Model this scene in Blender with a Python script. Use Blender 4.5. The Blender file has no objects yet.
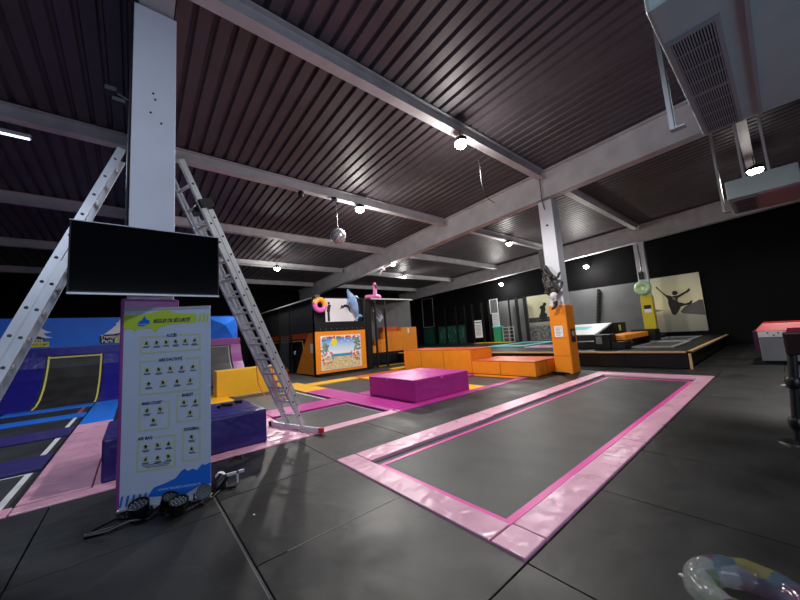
import bpy, bmesh, math, random
from mathutils import Vector, Matrix
random.seed(7)
PI = math.pi
scn = bpy.context.scene
COL = scn.collection

# ------------------------------------------------------------------ materials
def srgb(r, g, b):
    f = lambda c: c/12.92 if c <= .04045 else ((c+.055)/1.055)**2.4
    return (f(r/255), f(g/255), f(b/255), 1)

def mat(name, col, rough=.5, metal=0, var=0, vscale=3, bump=0, bscale=8, stretch=(1, 1, 1), detail=3, spec=.5, rvar=0, coat=0, bdist=.03):
    m = bpy.data.materials.new(name); m.use_nodes = True
    nt = m.node_tree; N = nt.nodes; L = nt.links
    b = N['Principled BSDF']
    if len(col) == 3: col = srgb(*col)
    b.inputs['Base Color'].default_value = col
    b.inputs['Roughness'].default_value = rough
    b.inputs['Metallic'].default_value = metal
    b.inputs['Specular IOR Level'].default_value = spec
    b.inputs['Coat Weight'].default_value = coat
    g = N.new('ShaderNodeNewGeometry')
    mp = N.new('ShaderNodeMapping'); L.new(g.outputs['Position'], mp.inputs['Vector'])
    mp.inputs['Scale'].default_value = stretch
    if var or rvar:
        n = N.new('ShaderNodeTexNoise'); n.inputs['Scale'].default_value = vscale
        n.inputs['Detail'].default_value = 5
        L.new(mp.outputs[0], n.inputs['Vector'])
    if var:
        mx = N.new('ShaderNodeMix'); mx.data_type = 'RGBA'
        mx.inputs[6].default_value = [c*(1-var) for c in col[:3]]+[1]
        mx.inputs[7].default_value = [min(1, c*(1+var)) for c in col[:3]]+[1]
        mc = N.new('ShaderNodeMapRange'); mc.inputs[1].default_value = .33; mc.inputs[2].default_value = .67
        L.new(n.outputs['Fac'], mc.inputs[0]); L.new(mc.outputs[0], mx.inputs[0]); L.new(mx.outputs[2], b.inputs['Base Color'])
    if rvar:
        mr = N.new('ShaderNodeMapRange'); L.new(n.outputs['Fac'], mr.inputs[0])
        mr.inputs[1].default_value = .3; mr.inputs[2].default_value = .7
        mr.inputs[3].default_value = max(0, rough-rvar); mr.inputs[4].default_value = min(1, rough+rvar)
        L.new(mr.outputs[0], b.inputs['Roughness'])
    if bump:
        n2 = N.new('ShaderNodeTexNoise'); n2.inputs['Scale'].default_value = bscale
        n2.inputs['Detail'].default_value = detail; n2.inputs['Distortion'].default_value = .6
        L.new(mp.outputs[0], n2.inputs['Vector'])
        bp = N.new('ShaderNodeBump'); bp.inputs['Strength'].default_value = bump
        bp.inputs['Distance'].default_value = bdist
        L.new(n2.outputs['Fac'], bp.inputs['Height']); L.new(bp.outputs[0], b.inputs['Normal'])
    return m

def emit(name, col, s):
    m = bpy.data.materials.new(name); m.use_nodes = True
    b = m.node_tree.nodes['Principled BSDF']
    c = srgb(*col)
    b.inputs['Base Color'].default_value = (0, 0, 0, 1)
    b.inputs['Emission Color'].default_value = c
    b.inputs['Emission Strength'].default_value = s
    return m

def ramp(name, axis, a, b_, stops, rough=.5):
    m = bpy.data.materials.new(name); m.use_nodes = True
    nt = m.node_tree; N = nt.nodes; L = nt.links
    b = N['Principled BSDF']; b.inputs['Roughness'].default_value = rough
    g = N.new('ShaderNodeNewGeometry'); s = N.new('ShaderNodeSeparateXYZ')
    L.new(g.outputs['Position'], s.inputs[0])
    mr = N.new('ShaderNodeMapRange'); L.new(s.outputs[axis], mr.inputs[0])
    mr.inputs[1].default_value = a; mr.inputs[2].default_value = b_
    cr = N.new('ShaderNodeValToRGB'); L.new(mr.outputs[0], cr.inputs[0])
    e = cr.color_ramp.elements
    while len(e) < len(stops): e.new(.5)
    for el, (p, c) in zip(e, stops): el.position = p; el.color = srgb(*c)
    L.new(cr.outputs[0], b.inputs['Base Color'])
    return m

def netmat(name, col, alpha):
    m = bpy.data.materials.new(name); m.use_nodes = True
    b = m.node_tree.nodes['Principled BSDF']
    b.inputs['Base Color'].default_value = srgb(*col); b.inputs['Roughness'].default_value = .6
    b.inputs['Alpha'].default_value = alpha
    return m

M = dict(
    mat=mat('black_mat_vinyl', (27, 27, 28), .5, var=.3, vscale=1.4, bump=.16, bscale=4, rvar=.12, detail=1.5, spec=.36, bdist=.05),
    floor=mat('floor_base', (26, 26, 28), .6),
    seam=mat('seam_grey', (96, 98, 100), .5),
    bed=mat('trampoline_fabric', (45, 45, 46), .52, var=.4, vscale=2.2, bump=.05, bscale=60),
    pink=mat('pink_vinyl', (222, 164, 188), .34, var=.05, bump=.4, bscale=6, rvar=.08, bdist=.05, detail=.5),
    magenta=mat('magenta_vinyl', (182, 50, 144), .34, var=.06, bump=.4, bscale=3, bdist=.06),
    line=mat('pink_line', (232, 60, 168), .4),
    yellow=mat('yellow_vinyl', (238, 178, 34), .38, var=.05, bump=.2, bscale=3),
    orange=mat('orange_vinyl', (240, 142, 32), .42, var=.05, bump=.12, bscale=3),
    ymust=mat('mustard_vinyl', (206, 186, 34), .4),
    plum=mat('purple_vinyl', (134, 60, 134), .35, bump=.3, bscale=4),
    orange2=mat('orange_top_vinyl', (208, 86, 30), .42, var=.05, bump=.12, bscale=3),
    navym=mat('navy_pad_vinyl', (56, 48, 112), .3, var=.1, bump=.3, bscale=3),
    navy=mat('navy_vinyl', (40, 36, 140), .3, var=.1, bump=.5, bscale=4),
    indigo=mat('indigo_vinyl', (46, 32, 110), .28, var=.1, bump=.35, bscale=4, bdist=.05, detail=1),
    blue=mat('light_blue_vinyl', (34, 120, 235), .4, var=.06, bump=.2, bscale=3),
    bluewall=mat('light_blue_panel', (24, 110, 225), .45, var=.05, bump=.1, bscale=2),
    white=mat('white_paint', (225, 225, 228), .5, var=.03),
    colm=mat('column_paint', (222, 224, 232), .55, var=.05, vscale=1.5),
    steel=mat('beam_grey_paint', (200, 198, 200), .5, var=.12, vscale=2),
    deck=mat('roof_deck_steel', (84, 77, 82), .5, metal=0, var=.16, vscale=1.2),
    wall=mat('black_wall_paint', (11, 11, 13), .8, spec=.12, var=.2, vscale=1),
    panel=mat('charcoal_wall_panel', (104, 106, 108), .42, var=.12, vscale=1),
    black=mat('black_plastic', (12, 12, 14), .35),
    blackm=mat('black_vinyl', (13, 13, 16), .5, spec=.3),
    frame=mat('black_steel', (28, 28, 30), .45, metal=.3),
    alu=mat('aluminium', (204, 206, 210), .4, metal=.5, var=.1, vscale=6, stretch=(1, 1, .2)),
    red=mat('red_plastic', (210, 40, 44), .4),
    strap=mat('orange_red_strap', (222, 110, 84), .5),
    screen=mat('tv_screen', (8, 9, 12), .12),
    gunit=mat('ac_grey_panel', (172, 190, 190), .45, var=.05, vscale=2),
    slat=mat('grille_white', (150, 156, 158), .4),
    dark=mat('dark_void', (10, 10, 12), .8),
    tan=mat('edge_trim_wood', (196, 158, 110), .5),
    banner=mat('banner_print', (182, 194, 212), .5, var=.02),
    lime=mat('lime_print', (178, 200, 58), .5),
    olive=mat('pale_olive_print', (186, 192, 160), .5),
    ink=mat('navy_ink', (28, 30, 70), .5),
    inkb=mat('black_ink', (16, 18, 20), .5),
    bprint=mat('blue_print', (20, 100, 205), .5),
    paper=mat('white_paper', (235, 235, 232), .6),
    green=mat('green_plastic', (44, 150, 104), .5),
    dgreen=mat('dark_green_board', (12, 62, 50), .6),
    lgreen=mat('pale_green_inflatable', (176, 208, 160), .3),
    teal=mat('teal_vinyl', (110, 205, 210), .4),
    cream=mat('cream_line', (235, 226, 130), .5),
    grey=mat('grey_vinyl', (128, 130, 134), .45),
    dblue=mat('dolphin_blue', (128, 160, 205), .25, var=.2, vscale=3),
    fpink=mat('flamingo_pink', (250, 130, 200), .3),
    croc=mat('reptile_print', (64, 62, 58), .35, var=.92, vscale=16, bump=1, bscale=22),
    clear=None,
)

# ------------------------------------------------------------------ object helpers
W = {}
def thing(name, label, cat, loc=(0, 0, 0), group=None, rz=0):
    o = bpy.data.objects.new(name, None); COL.objects.link(o)
    o.empty_display_size = .1
    o.location = loc; o.rotation_euler[2] = rz
    o['label'] = label; o['category'] = cat
    if group: o['group'] = group
    W[o.name] = Vector(loc) if not rz else Vector((0, 0, 0))
    return o
def tag(o, label, cat, group=None):
    o['label'] = label; o['category'] = cat
    if group: o['group'] = group
    return o
def struct(o): o['kind'] = 'structure'; return o

class Fr:
    """a wall-like frame: u to the right, v up, w towards the viewer"""
    def __init__(s, O, r):
        s.O = Vector(O); s.r = Vector((r[0], r[1], 0)).normalized(); s.up = Vector((0, 0, 1)); s.n = s.r.cross(s.up)
    def p(s, u, v, w=0): return s.O+s.r*u+s.up*v+s.n*w

_tc = {}
def textgeo(s, bold=0):
    k = (s, bold)
    if k in _tc: return _tc[k]
    c = bpy.data.curves.new('t', 'FONT'); c.body = s; c.size = 1; c.resolution_u = 2; c.offset = bold
    o = bpy.data.objects.new('t', c); COL.objects.link(o)
    me = bpy.data.meshes.new_from_object(o)
    g = ([tuple(v.co) for v in me.vertices], [tuple(p.vertices) for p in me.polygons])
    bpy.data.objects.remove(o); bpy.data.meshes.remove(me)
    _tc[k] = g; return g

class MB:
    def __init__(s): s.v = []; s.f = []; s.m = []; s.i = 0
    def add(s, vs, fs, mi=None):
        b = len(s.v); s.v += [Vector(v) for v in vs]
        s.f += [tuple(b+k for k in f) for f in fs]; s.m += [s.i if mi is None else mi]*len(fs)
        return s
    def box(s, x0, x1, y0, y1, z0, z1, mi=None):
        return s.add([(x, y, z) for z in (z0, z1) for y in (y0, y1) for x in (x0, x1)],
                     [(0, 2, 3, 1), (4, 5, 7, 6), (0, 1, 5, 4), (2, 6, 7, 3), (0, 4, 6, 2), (1, 3, 7, 5)], mi)
    def prism(s, bot, top, mi=None):
        n = len(bot); fs = [tuple(range(n-1, -1, -1)), tuple(range(n, 2*n))]
        fs += [(i, (i+1) % n, n+(i+1) % n, n+i) for i in range(n)]
        return s.add(list(bot)+list(top), fs, mi)
    def bar(s, p0, p1, a, b, side=(0, 0, 1), mi=None):
        """box along p0-p1; a = size along side, b = size along the third axis"""
        p0 = Vector(p0); p1 = Vector(p1); d = (p1-p0).normalized(); sd = Vector(side)
        sd = (sd-d*sd.dot(d)).normalized(); t = d.cross(sd)
        q = [sd*(i*a/2)+t*(j*b/2) for i, j in ((-1, -1), (1, -1), (1, 1), (-1, 1))]
        return s.prism([p0+k for k in q], [p1+k for k in q], mi)
    def tube(s, pts, r, n=8, mi=None, closed=False):
        pts = [Vector(p) for p in pts]; m = len(pts)
        rr = r if isinstance(r, (list, tuple)) else [r]*m
        vs = []; prev = None
        for i, p in enumerate(pts):
            a = pts[(i-1) % m] if (i or closed) else p; b = pts[(i+1) % m] if (i < m-1 or closed) else p
            d = (b-a).normalized()
            if prev is None:
                x = d.orthogonal().normalized()
            else:
                x = (prev-d*prev.dot(d)).normalized()
            prev = x; y = d.cross(x)
            vs += [p+(x*math.cos(k*2*PI/n)+y*math.sin(k*2*PI/n))*rr[i] for k in range(n)]
        fs = []
        for i in range(m if closed else m-1):
            j = (i+1) % m
            fs += [(i*n+k, i*n+(k+1) % n, j*n+(k+1) % n, j*n+k) for k in range(n)]
        if not closed: fs += [tuple(range(n-1, -1, -1)), tuple((m-1)*n+k for k in range(n))]
        return s.add(vs, fs, mi)
    def lathe(s, prof, n=24, c=(0, 0, 0), ax=None, mi=None):
        """prof: (r, h) pairs spun about the axis ax at c"""
        c = Vector(c); ax = Vector(ax or (0, 0, 1)).normalized(); x = ax.orthogonal().normalized(); y = ax.cross(x)
        vs = []; m = len(prof)
        for r, h in prof: vs += [c+ax*h+(x*math.cos(k*2*PI/n)+y*math.sin(k*2*PI/n))*r for k in range(n)]
        fs = [(i*n+k, i*n+(k+1) % n, (i+1)*n+(k+1) % n, (i+1)*n+k) for i in range(m-1) for k in range(n)]
        fs += [tuple(range(n-1, -1, -1)), tuple((m-1)*n+k for k in range(n))]
        return s.add(vs, fs, mi)
    def fpoly(s, F, pts, w0, w1, mi=None):
        return s.prism([F.p(u, v, w0) for u, v in pts], [F.p(u, v, w1) for u, v in pts], mi)
    def frect(s, F, u0, u1, v0, v1, w0, w1, mi=None):
        return s.fpoly(F, [(u0, v0), (u1, v0), (u1, v1), (u0, v1)], w0, w1, mi)
    def fring(s, F, u0, u1, v0, v1, t, w0, w1, mi=None, gap=None):
        s.frect(F, u0, u1, v0, v0+t, w0, w1, mi)
        if gap: s.frect(F, u0, gap[0], v1-t, v1, w0, w1, mi); s.frect(F, gap[1], u1, v1-t, v1, w0, w1, mi)
        else: s.frect(F, u0, u1, v1-t, v1, w0, w1, mi)
        s.frect(F, u0, u0+t, v0+t, v1-t, w0, w1, mi); s.frect(F, u1-t, u1, v0+t, v1-t, w0, w1, mi)
        return s
    def fdisc(s, F, u, v, r, w0, w1, mi=None, n=16, ry=None):
        ry = ry or r
        return s.fpoly(F, [(u+r*math.cos(2*PI*k/n), v+ry*math.sin(2*PI*k/n)) for k in range(n)], w0, w1, mi)
    def ftext(s, F, t, size, u, v, w, mi=None, align=0, width=None, shear=0, bold=0):
        vs, fs = textgeo(t, bold)
        x0 = min(p[0] for p in vs); x1 = max(p[0] for p in vs)
        sx = size if width is None else width/(x1-x0)
        off = u-(x0+(x1-x0)*align)*sx
        return s.add([F.p(off+p[0]*sx+p[1]*size*shear, v+p[1]*size, w) for p in vs], fs, mi)
    def build(s, name, mats, parent=None, bevel=0, seg=2, smooth=False, org=None, norm=True):
        if parent is not None: o0 = W.get(parent.name, Vector((0, 0, 0)))
        elif org is not None: o0 = Vector(org)
        else:
            xs = [v.x for v in s.v]; ys = [v.y for v in s.v]; zs = [v.z for v in s.v]
            o0 = Vector(((min(xs)+max(xs))/2, (min(ys)+max(ys))/2, min(zs)))
        me = bpy.data.meshes.new(name)
        me.from_pydata([tuple(v-o0) for v in s.v], [], s.f)
        if not isinstance(mats, (list, tuple)): mats = [mats]
        for m_ in mats: me.materials.append(M[m_] if isinstance(m_, str) else m_)
        me.polygons.foreach_set('material_index', s.m)
        bm = bmesh.new(); bm.from_mesh(me)
        if norm: bmesh.ops.recalc_face_normals(bm, faces=bm.faces)
        if bevel:
            eds = [e for e in bm.edges if len(e.link_faces) == 2 and e.calc_face_angle(0) > .5]
            bmesh.ops.bevel(bm, geom=eds, offset=bevel, segments=seg, profile=.6, affect='EDGES', clamp_overlap=True)
        if smooth:
            for f in bm.faces: f.smooth = True
            for e in bm.edges:
                if len(e.link_faces) == 2 and e.calc_face_angle(0) > .7: e.smooth = False
        bm.to_mesh(me); bm.free(); me.update()
        o = bpy.data.objects.new(name, me); COL.objects.link(o)
        if parent is not None: o.parent = parent; W[o.name] = o0
        else: o.location = o0; W[o.name] = o0
        return o

def box1(name, mats, x0, x1, y0, y1, z0, z1, parent=None, bevel=0, seg=2):
    return MB().box(x0, x1, y0, y1, z0, z1).build(name, mats, parent, bevel, seg)

def skin(name, m_, verts, edges, rad, parent=None, sub=2):
    o0 = W.get(parent.name, Vector((0, 0, 0))) if parent is not None else Vector(verts[0])
    me = bpy.data.meshes.new(name)
    me.from_pydata([tuple(Vector(v)-o0) for v in verts], edges, [])
    me.materials.append(M[m_])
    o = bpy.data.objects.new(name, me); COL.objects.link(o)
    sk = o.modifiers.new('skin', 'SKIN'); me.skin_vertices.new() if not me.skin_vertices else None
    for i, r in enumerate(rad):
        d = me.skin_vertices[0].data[i]; d.radius = r if isinstance(r, tuple) else (r, r); d.use_root = (i == 0)
    sk.use_smooth_shade = True
    ss = o.modifiers.new('sub', 'SUBSURF'); ss.levels = sub; ss.render_levels = sub
    if parent is not None: o.parent = parent
    else: o.location = o0
    W[o.name] = o0
    return o

# ------------------------------------------------------------------ the hall
X0, X1, Y0, Y1 = -8.5, 22.1, -6.0, 25.2
SL = .042
def roof(y, z): return z-SL*(y-4.5)

struct(box1('floor', 'floor', X0, X1, Y0, Y1, -.3, -.05))
struct(box1('wall_back', 'wall', X1, X1+.2, Y0, Y1, -.3, 7.4))
struct(box1('wall_far', 'wall', X0, X1, Y1, Y1+.2, -.3, 7.4))
struct(box1('wall_left', 'wall', X0-.2, X0, Y0, Y1, -.3, 7.4))
struct(box1('wall_right', 'wall', X0, X1, Y0-.2, Y0, -.3, 7.4))

# corrugated roof deck, ribs running across the crossbeams
b = MB(); pitch = .275; prof = []
x = X0
while x < X1:
    prof += [(x, 0), (x+.025, .07), (x+.07, .07), (x+.095, 0)]; x += pitch
ZD = 6.62
n = len(prof)
va = [(px, Y0, roof(Y0, ZD)+pz) for px, pz in prof]; vb = [(px, Y1, roof(Y1, ZD)+pz) for px, pz in prof]
b.add(va+vb, [(i, i+1, n+i+1, n+i) for i in range(n-1)])
vc = [(X0, Y0, roof(Y0, 7.0)), (X1, Y0, roof(Y0, 7.0)), (X1, Y1, roof(Y1, 7.0)), (X0, Y1, roof(Y1, 7.0))]
b.add(vc, [(0, 1, 2, 3)])
struct(b.build('ceiling', 'deck', norm=False))

# main girders (run along Y) with their flanges
def girder(x, label):
    t = thing('steel_girder', label, 'girder', (x, 10, 5.6), 'main roof girders')
    for nm, w, za, zb in (('bottom_flange', .34, 5.66, 5.70), ('web', .06, 5.70, 6.54), ('top_flange', .34, 6.54, 6.58)):
        q = MB(); P = []
        for yy in (Y0+.02, Y1-.05):
            P.append([(x-w/2, yy, roof(yy, za)), (x+w/2, yy, roof(yy, za)), (x+w/2, yy, roof(yy, zb)), (x-w/2, yy, roof(yy, zb))])
        q.prism(P[0], P[1]); q.build(nm, 'steel', t)
girder(.14, 'deep grey steel girder running behind the top of the near column with the screen')
girder(10.4, 'deep grey steel girder resting on the white column with the orange pad')
girder(21.0, 'deep grey steel girder nearest the back wall, above the yellow padded column')

def beam(xa, xb, y, label):
    t = thing('roof_beam', label, 'beam', ((xa+xb)/2, y, roof(y, 6.28)), 'crossbeams under the roof deck')
    z0 = roof(y, 6.30); z1 = roof(y, 6.60)
    MB().box(xa, xb, y-.11, y+.11, z0, z0+.025).build('bottom_flange', 'steel', t)
    MB().box(xa, xb, y-.02, y+.02, z0+.025, z1-.02).build('web', 'steel', t)
    MB().box(xa, xb, y-.11, y+.11, z1-.02, z1-.003).build('top_flange', 'steel', t)
rows = [(.12, 'nearest the camera, above the grey air unit'), (4.55, 'in line with the columns'), (8.95, 'second row behind the columns'),
        (13.3, 'third row behind the columns'), (17.75, 'fourth row behind the columns'), (22.1, 'last row before the far wall')]
for y, d in rows:
    beam(X0, -.05, y, 'grey roof beam left of the near column, '+d)
    beam(.33, 10.21, y, 'grey roof beam in the middle bay, '+d)
    beam(10.59, 20.81, y, 'grey roof beam in the right bay, '+d)

# columns
def column(x, y, label, z1):
    t = thing('column', label, 'column', (x, y, 0))
    return t
cn = column(.135, 4.4, 'white square column carrying the wall screen, purple pad at its foot', 5.68)
MB().box(-.07, .34, 4.4, 4.92, 0, 5.64).build('shaft', 'colm', cn, bevel=.01)
MB().box(-.115, .385, 4.375, 4.96, 0, 2.11).build('column_pad', 'plum', cn, bevel=.03)
b = MB()
for u, v in ((.12, 4.55), (.14, 4.48), (.1, 4.3), (.2, 4.2)): b.lathe([(.012, 0), (.012, .006)], 10, (u, 4.40, v), (0, -1, 0))
b.build('bolt_hole', 'black', cn)
b = MB(); b.tube([(-.085, 4.42, 2.2), (-.09, 4.42, 3.4), (-.08, 4.42, 5.6)], .012, 6)
b.build('conduit', 'frame', cn)
b = MB(); b.box(-.3, -.2, 4.4, 4.5, 4.42, 4.48); b.box(-.24, -.12, 4.42, 4.48, 4.33, 4.38); b.bar((-.22, 4.45, 4.44), (-.07, 4.45, 4.38), .03, .03)
tag(b.build('wall_bracket', 'black', bevel=.006), 'small black bracket sticking out left from the top of the near column', 'bracket')

cm = thing('column', 'white column with an orange pad and a dark toy reptile, beside the orange steps', 'column', (10.4, 4.65, 0))
MB().box(10.31, 10.74, 4.36, 4.8, 0, 5.6).build('shaft', 'colm', cm, bevel=.01)
pd = MB().box(10.28, 10.86, 4.33, 4.86, 0, 2.14).build('column_pad', 'orange', cm, bevel=.03)
b = MB()
for z in (.55, 1.1): b.box(10.272, 10.282, 4.36, 4.83, z, z+.008); b.box(10.31, 10.83, 4.322, 4.332, z+.05, z+.058)
b.build('stitching', mat('orange_seam', (176, 98, 24), .6), cm)
F = Fr((10.275, 4.74, 1.14), (0, -1))
b = MB(); b.frect(F, 0, .26, 0, .34, 0, .004, 0)
for k in range(6): b.frect(F, .04, .22-.03*(k % 3), .27-k*.045, .285-k*.045, .004, .005, 1)
b.build('notice', ['paper', 'grey'], cm)
F = Fr((10.45, 4.325, .95), (1, 0))
b = MB(); b.frect(F, 0, .3, 0, .42, 0, .004, 0); b.fdisc(F, .15, .28, .09, .004, .006, 1); b.frect(F, .05, .25, .06, .14, .004, .006, 2)
b.build('sticker', [mat('maroon_print', (92, 26, 52), .5), 'olive', 'inkb'], cm)
b = MB(); b.tube([(10.3, 4.6, 5.3), (10.2, 4.6, 5.62), (10.2, 4.6, 6.3)], .015, 6)
b.lathe([(.035, 0), (.035, .02)], 12, (10.312, 4.58, 4.76), (-1, 0, 0)); b.build('cable', 'black', cm)
b = MB(); b.box(10.35, 10.6, 4.82, 5.0, 3.35, 4.05).build('speaker', 'black', bevel=.02)
tag(bpy.data.objects['speaker'], 'small black loudspeaker hung behind the column with the orange pad', 'speaker')

cb = thing('column', 'far white column with a yellow pad, standing before the jumping man poster', 'column', (21, 4.6, .5))
MB().box(20.8, 21.05, 4.37, 4.82, .5, 5.6).build('shaft', 'colm', cb, bevel=.01)
MB().box(20.72, 21.12, 4.33, 4.84, .52, 2.72).build('column_pad', 'ymust', cb, bevel=.03)
F = Fr((20.715, 4.72, 1.82), (0, -1)); b = MB(); b.frect(F, 0, .3, 0, .34, 0, .005, 0); b.frect(F, 0, .3, .2, .4, .005, .01, 1)
b.build('notice', ['paper', 'inkb'], cb)
# cable box and green disc on the far column
b = MB(); b.tube([(20.77, 4.62, 5.5), (20.76, 4.6, 4.6), (20.76, 4.63, 4.0)], .018, 6); b.box(20.68, 20.78, 4.52, 4.74, 3.6, 4.0)
tag(b.build('control_box', 'black'), 'black control box hanging on a cable above the pale green disc', 'box')
g = thing('inflatable_disc', 'round pale green inflatable hung on the far column above its yellow pad', 'inflatable', (20.6, 4.62, 3.1))
MB().tube([(20.56, 4.62+.24*math.cos(a*PI/12), 3.13+.24*math.sin(a*PI/12)) for a in range(24)], .15, 10, closed=True).build('ring', 'lgreen', g, smooth=True)
MB().lathe([(.24, -.03), (.16, .05), (.02, .08)], 20, (20.6, 4.62, 3.13), (-1, 0, 0)).build('centre', mat('pale_green_white', (226, 240, 214), .4), g, smooth=True)

# last column, far left end of the middle girder
b = MB(); b.box(10.2, 10.6, 21.9, 22.4, 0, 4.93)
tag(b.build('column', 'steel', bevel=.01), 'dark grey column at the far end of the middle girder behind the netted cage', 'column')

# ------------------------------------------------------------------ floor mats
def floormat(x0, x1, y0, y1):
    g_ = .004
    o = box1('floor_mat', 'mat', x0+g_, x1-g_, y0+g_, y1-g_, -.05, 0, bevel=.006)
    return o
ML = 'black vinyl floor mat lying flush with its neighbours around the long trampoline'
def mats(xs, ys):
    for i in range(len(xs)-1):
        for j in range(len(ys)-1):
            o = floormat(xs[i], xs[i+1], ys[j], ys[j+1]); tag(o, ML, 'floor mat', 'black floor mats')
mats([-2.6, -.65, .68], [3.6, 5.18]); mats([-2.6, -.65, .68], [1.3, 3.6]); mats([-.65, .68, 2.0], [-.6, 1.28])
mats([.68, 2.0], [1.28, 2.57, 3.87]); mats([.68, 2.0], [3.87, 5.18])
mats([2.0, 3.26, 4.52, 5.87, 7.2, 8.5, 9.9, 11.0, 12.3], [3.87, 5.18])
mats([2.0, 3.32, 4.6, 5.72, 7.1, 8.5, 9.9, 11.0], [-1.4, -.06, 1.28])
mats([11.0, 12.3], [-1.4, -.06, 1.28, 2.57, 3.87])
mats([12.3, 14.2, 16.1, 18, 20, 22.1], [-1.4, .2, 1.88])
# pale scuffed seams
b = MB()
for x_, ya, yb in ((4.52, 3.9, 5.15), (5.87, 3.9, 5.15), (8.5, 3.9, 5.1), (8.5, 0, 1.1)): b.box(x_-.006, x_+.006, ya, yb, .0005, .0015)
b.box(.9, 1.98, 2.565, 2.575, .0005, .0015)
for x_, ya, yb in ((.675, 2.2, 4.0),): b.box(x_-.02, x_-.012, ya, yb, .0005, .0015)
o = b.build('floor_seam', 'seam'); tag(o, 'thin pale scuffed joints between the black floor mats', 'seam'); o['kind'] = 'stuff'

# ------------------------------------------------------------------ pads and trampolines
def pad(col, x0, x1, y0, y1, label, z=.012, z0=-.05, grp='safety pads of the trampoline court'):
    return tag(box1('safety_pad', col, x0+.006, x1-.006, y0+.006, y1-.006, z0, z, bevel=.014), label, 'pad', grp)
def tramp(x0, x1, y0, y1, label, lines=(), linem='white', gap=.05, z=-.02):
    t = thing('trampoline', label, 'trampoline', ((x0+x1)/2, (y0+y1)/2, -.05), 'trampoline beds of the court')
    MB().box(x0+gap, x1-gap, y0+gap, y1-gap, z-.01, z).build('jump_bed', 'bed', t)
    b = MB(); b.box(x0+.005, x1-.005, y0+.005, y1-.005, -.049, z-.012); b.build('spring_cover', 'dark', t)
    if lines:
        b = MB()
        for l in lines: b.box(l[0], l[1], l[2], l[3], z+.0005, z+.003)
        b.build('boundary_line', linem, t)
    return t

# the long tumbling trampoline in the foreground
t = thing('trampoline', 'long black tumbling trampoline with a bright pink outline and pale pink pads', 'trampoline', (6.5, 2.58, -.05))
MB().box(2.22, 10.45, 1.5, 3.5, -.035, -.025).build('jump_bed', 'bed', t)
b = MB()
b.box(2.3, 10.2, 1.60, 1.67, -.0245, -.021); b.box(2.3, 10.2, 3.33, 3.39, -.0245, -.021)
b.box(2.3, 2.37, 1.67, 3.33, -.0245, -.021); b.box(10.13, 10.2, 1.67, 3.33, -.0245, -.021)
b.build('boundary_line', 'line', t)
MB().box(2.01, 10.94, 1.3, 3.86, -.0495, -.04).build('spring_cover', 'dark', t)
g_ = .006
def tp(x0, x1, y0, y1):
    MB().box(x0+g_, x1-g_, y0+g_, y1-g_, -.049, .016).build('pad', 'pink', t, bevel=.012, seg=3)
tp(2.0, 2.3, 1.29, 1.57); tp(2.0, 2.28, 1.57, 3.87)
tp(2.3, 4.88, 1.29, 1.57); tp(4.88, 7.7, 1.29, 1.57); tp(7.7, 10.45, 1.29, 1.57); tp(10.45, 10.97, 1.29, 3.87)
tp(2.28, 4.9, 3.5, 3.87); tp(4.9, 7.0, 3.53, 3.87); tp(7.0, 10.45, 3.56, 3.87)

# court: left lanes
pad('pink', -2.9, -.95, 5.18, 5.45, 'pale pink edge pad in front of the leftmost dark trampoline')
pad('pink', -.95, 2.25, 5.18, 5.42, 'long narrow pale pink edge pad in front of the dark blue foam block')
pad('pink', 2.25, 4.12, 5.18, 5.45, 'narrow pale pink edge pad right of the ladder foot')
pad('magenta', 4.12, 6.7, 5.18, 5.42, 'magenta edge pad in front of the magenta foam block')
pad('magenta', 6.7, 9.2, 5.18, 5.42, 'pink-magenta edge pad running up to the low orange step')
pad('pink', -.95, -.35, 5.45, 10.5, 'broad pale pink pad lane left of the safety banner')
pad('blue', -.95, -.35, 10.5, 15.0, 'light blue pad lane continuing behind the broad pink lane')
pad('navym', -2.9, -.98, 6.98, 7.9, 'navy pad strip between the two nearest left trampolines', z=.01)
pad('navym', -2.9, -.98, 9.45, 10.45, 'second navy pad strip between the left trampolines', z=.01)
pad('blue', -2.9, -.98, 12.1, 12.75, 'nearer light blue pad strip between the left trampolines', z=.01)
pad('blue', -2.9, -.98, 14.3, 14.95, 'farther light blue pad strip at the foot of the sloping blue wall', z=.01)
tramp(-2.9, -.96, 5.45, 6.98, 'dark trampoline at the left picture edge with a white side line, nearest the camera', [(-1.12, -1.05, 5.5, 6.9), (-2.9, -1.05, 6.9, 6.93)])
tramp(-2.9, -.96, 7.9, 9.45, 'second dark trampoline from the front on the left, between two navy strips', [(-1.15, -1.08, 8.0, 9.4)])
tramp(-2.9, -.96, 10.45, 12.1, 'third dark trampoline from the front on the left, before the light blue strips', [(-1.17, -1.1, 10.55, 12.05)])
tramp(-2.9, -.96, 12.75, 14.3, 'farthest dark trampoline on the left, between two light blue strips', [(-1.2, -1.12, 12.85, 14.2)], linem=mat('dull_pink_line', (170, 90, 110), .5))
# middle lanes
pad('pink', -.35, 1.6, 5.42, 7.1, 'pale pink pad under the dark blue foam block')
pad('pink', 1.6, 2.22, 5.42, 7.1, 'creased pale pink pad under the foot of the right ladder')
pad('magenta', 1.6, 2.25, 7.1, 9.6, 'magenta pad lane behind the dark blue foam block')
pad('yellow', 1.6, 2.25, 9.6, 11.4, 'yellow pad just behind the dark blue foam block, left of the ladder')
pad('magenta', 2.25, 4.05, 7.1, 7.9, 'magenta pad strip between the two trampolines behind the ladder')
pad('magenta', 4.05, 4.8, 5.42, 9.6, 'long magenta pad lane left of the magenta foam block')
pad('yellow', 4.05, 4.8, 9.6, 11.4, 'yellow pad lane continuing behind the magenta lane')
pad('yellow', 1.6, 4.8, 11.4, 12.1, 'yellow pad strip under the yellow foam block')
pad('yellow', 4.8, 6.7, 10.75, 11.4, 'yellow pad strip in front of the beach picture panel')
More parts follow.
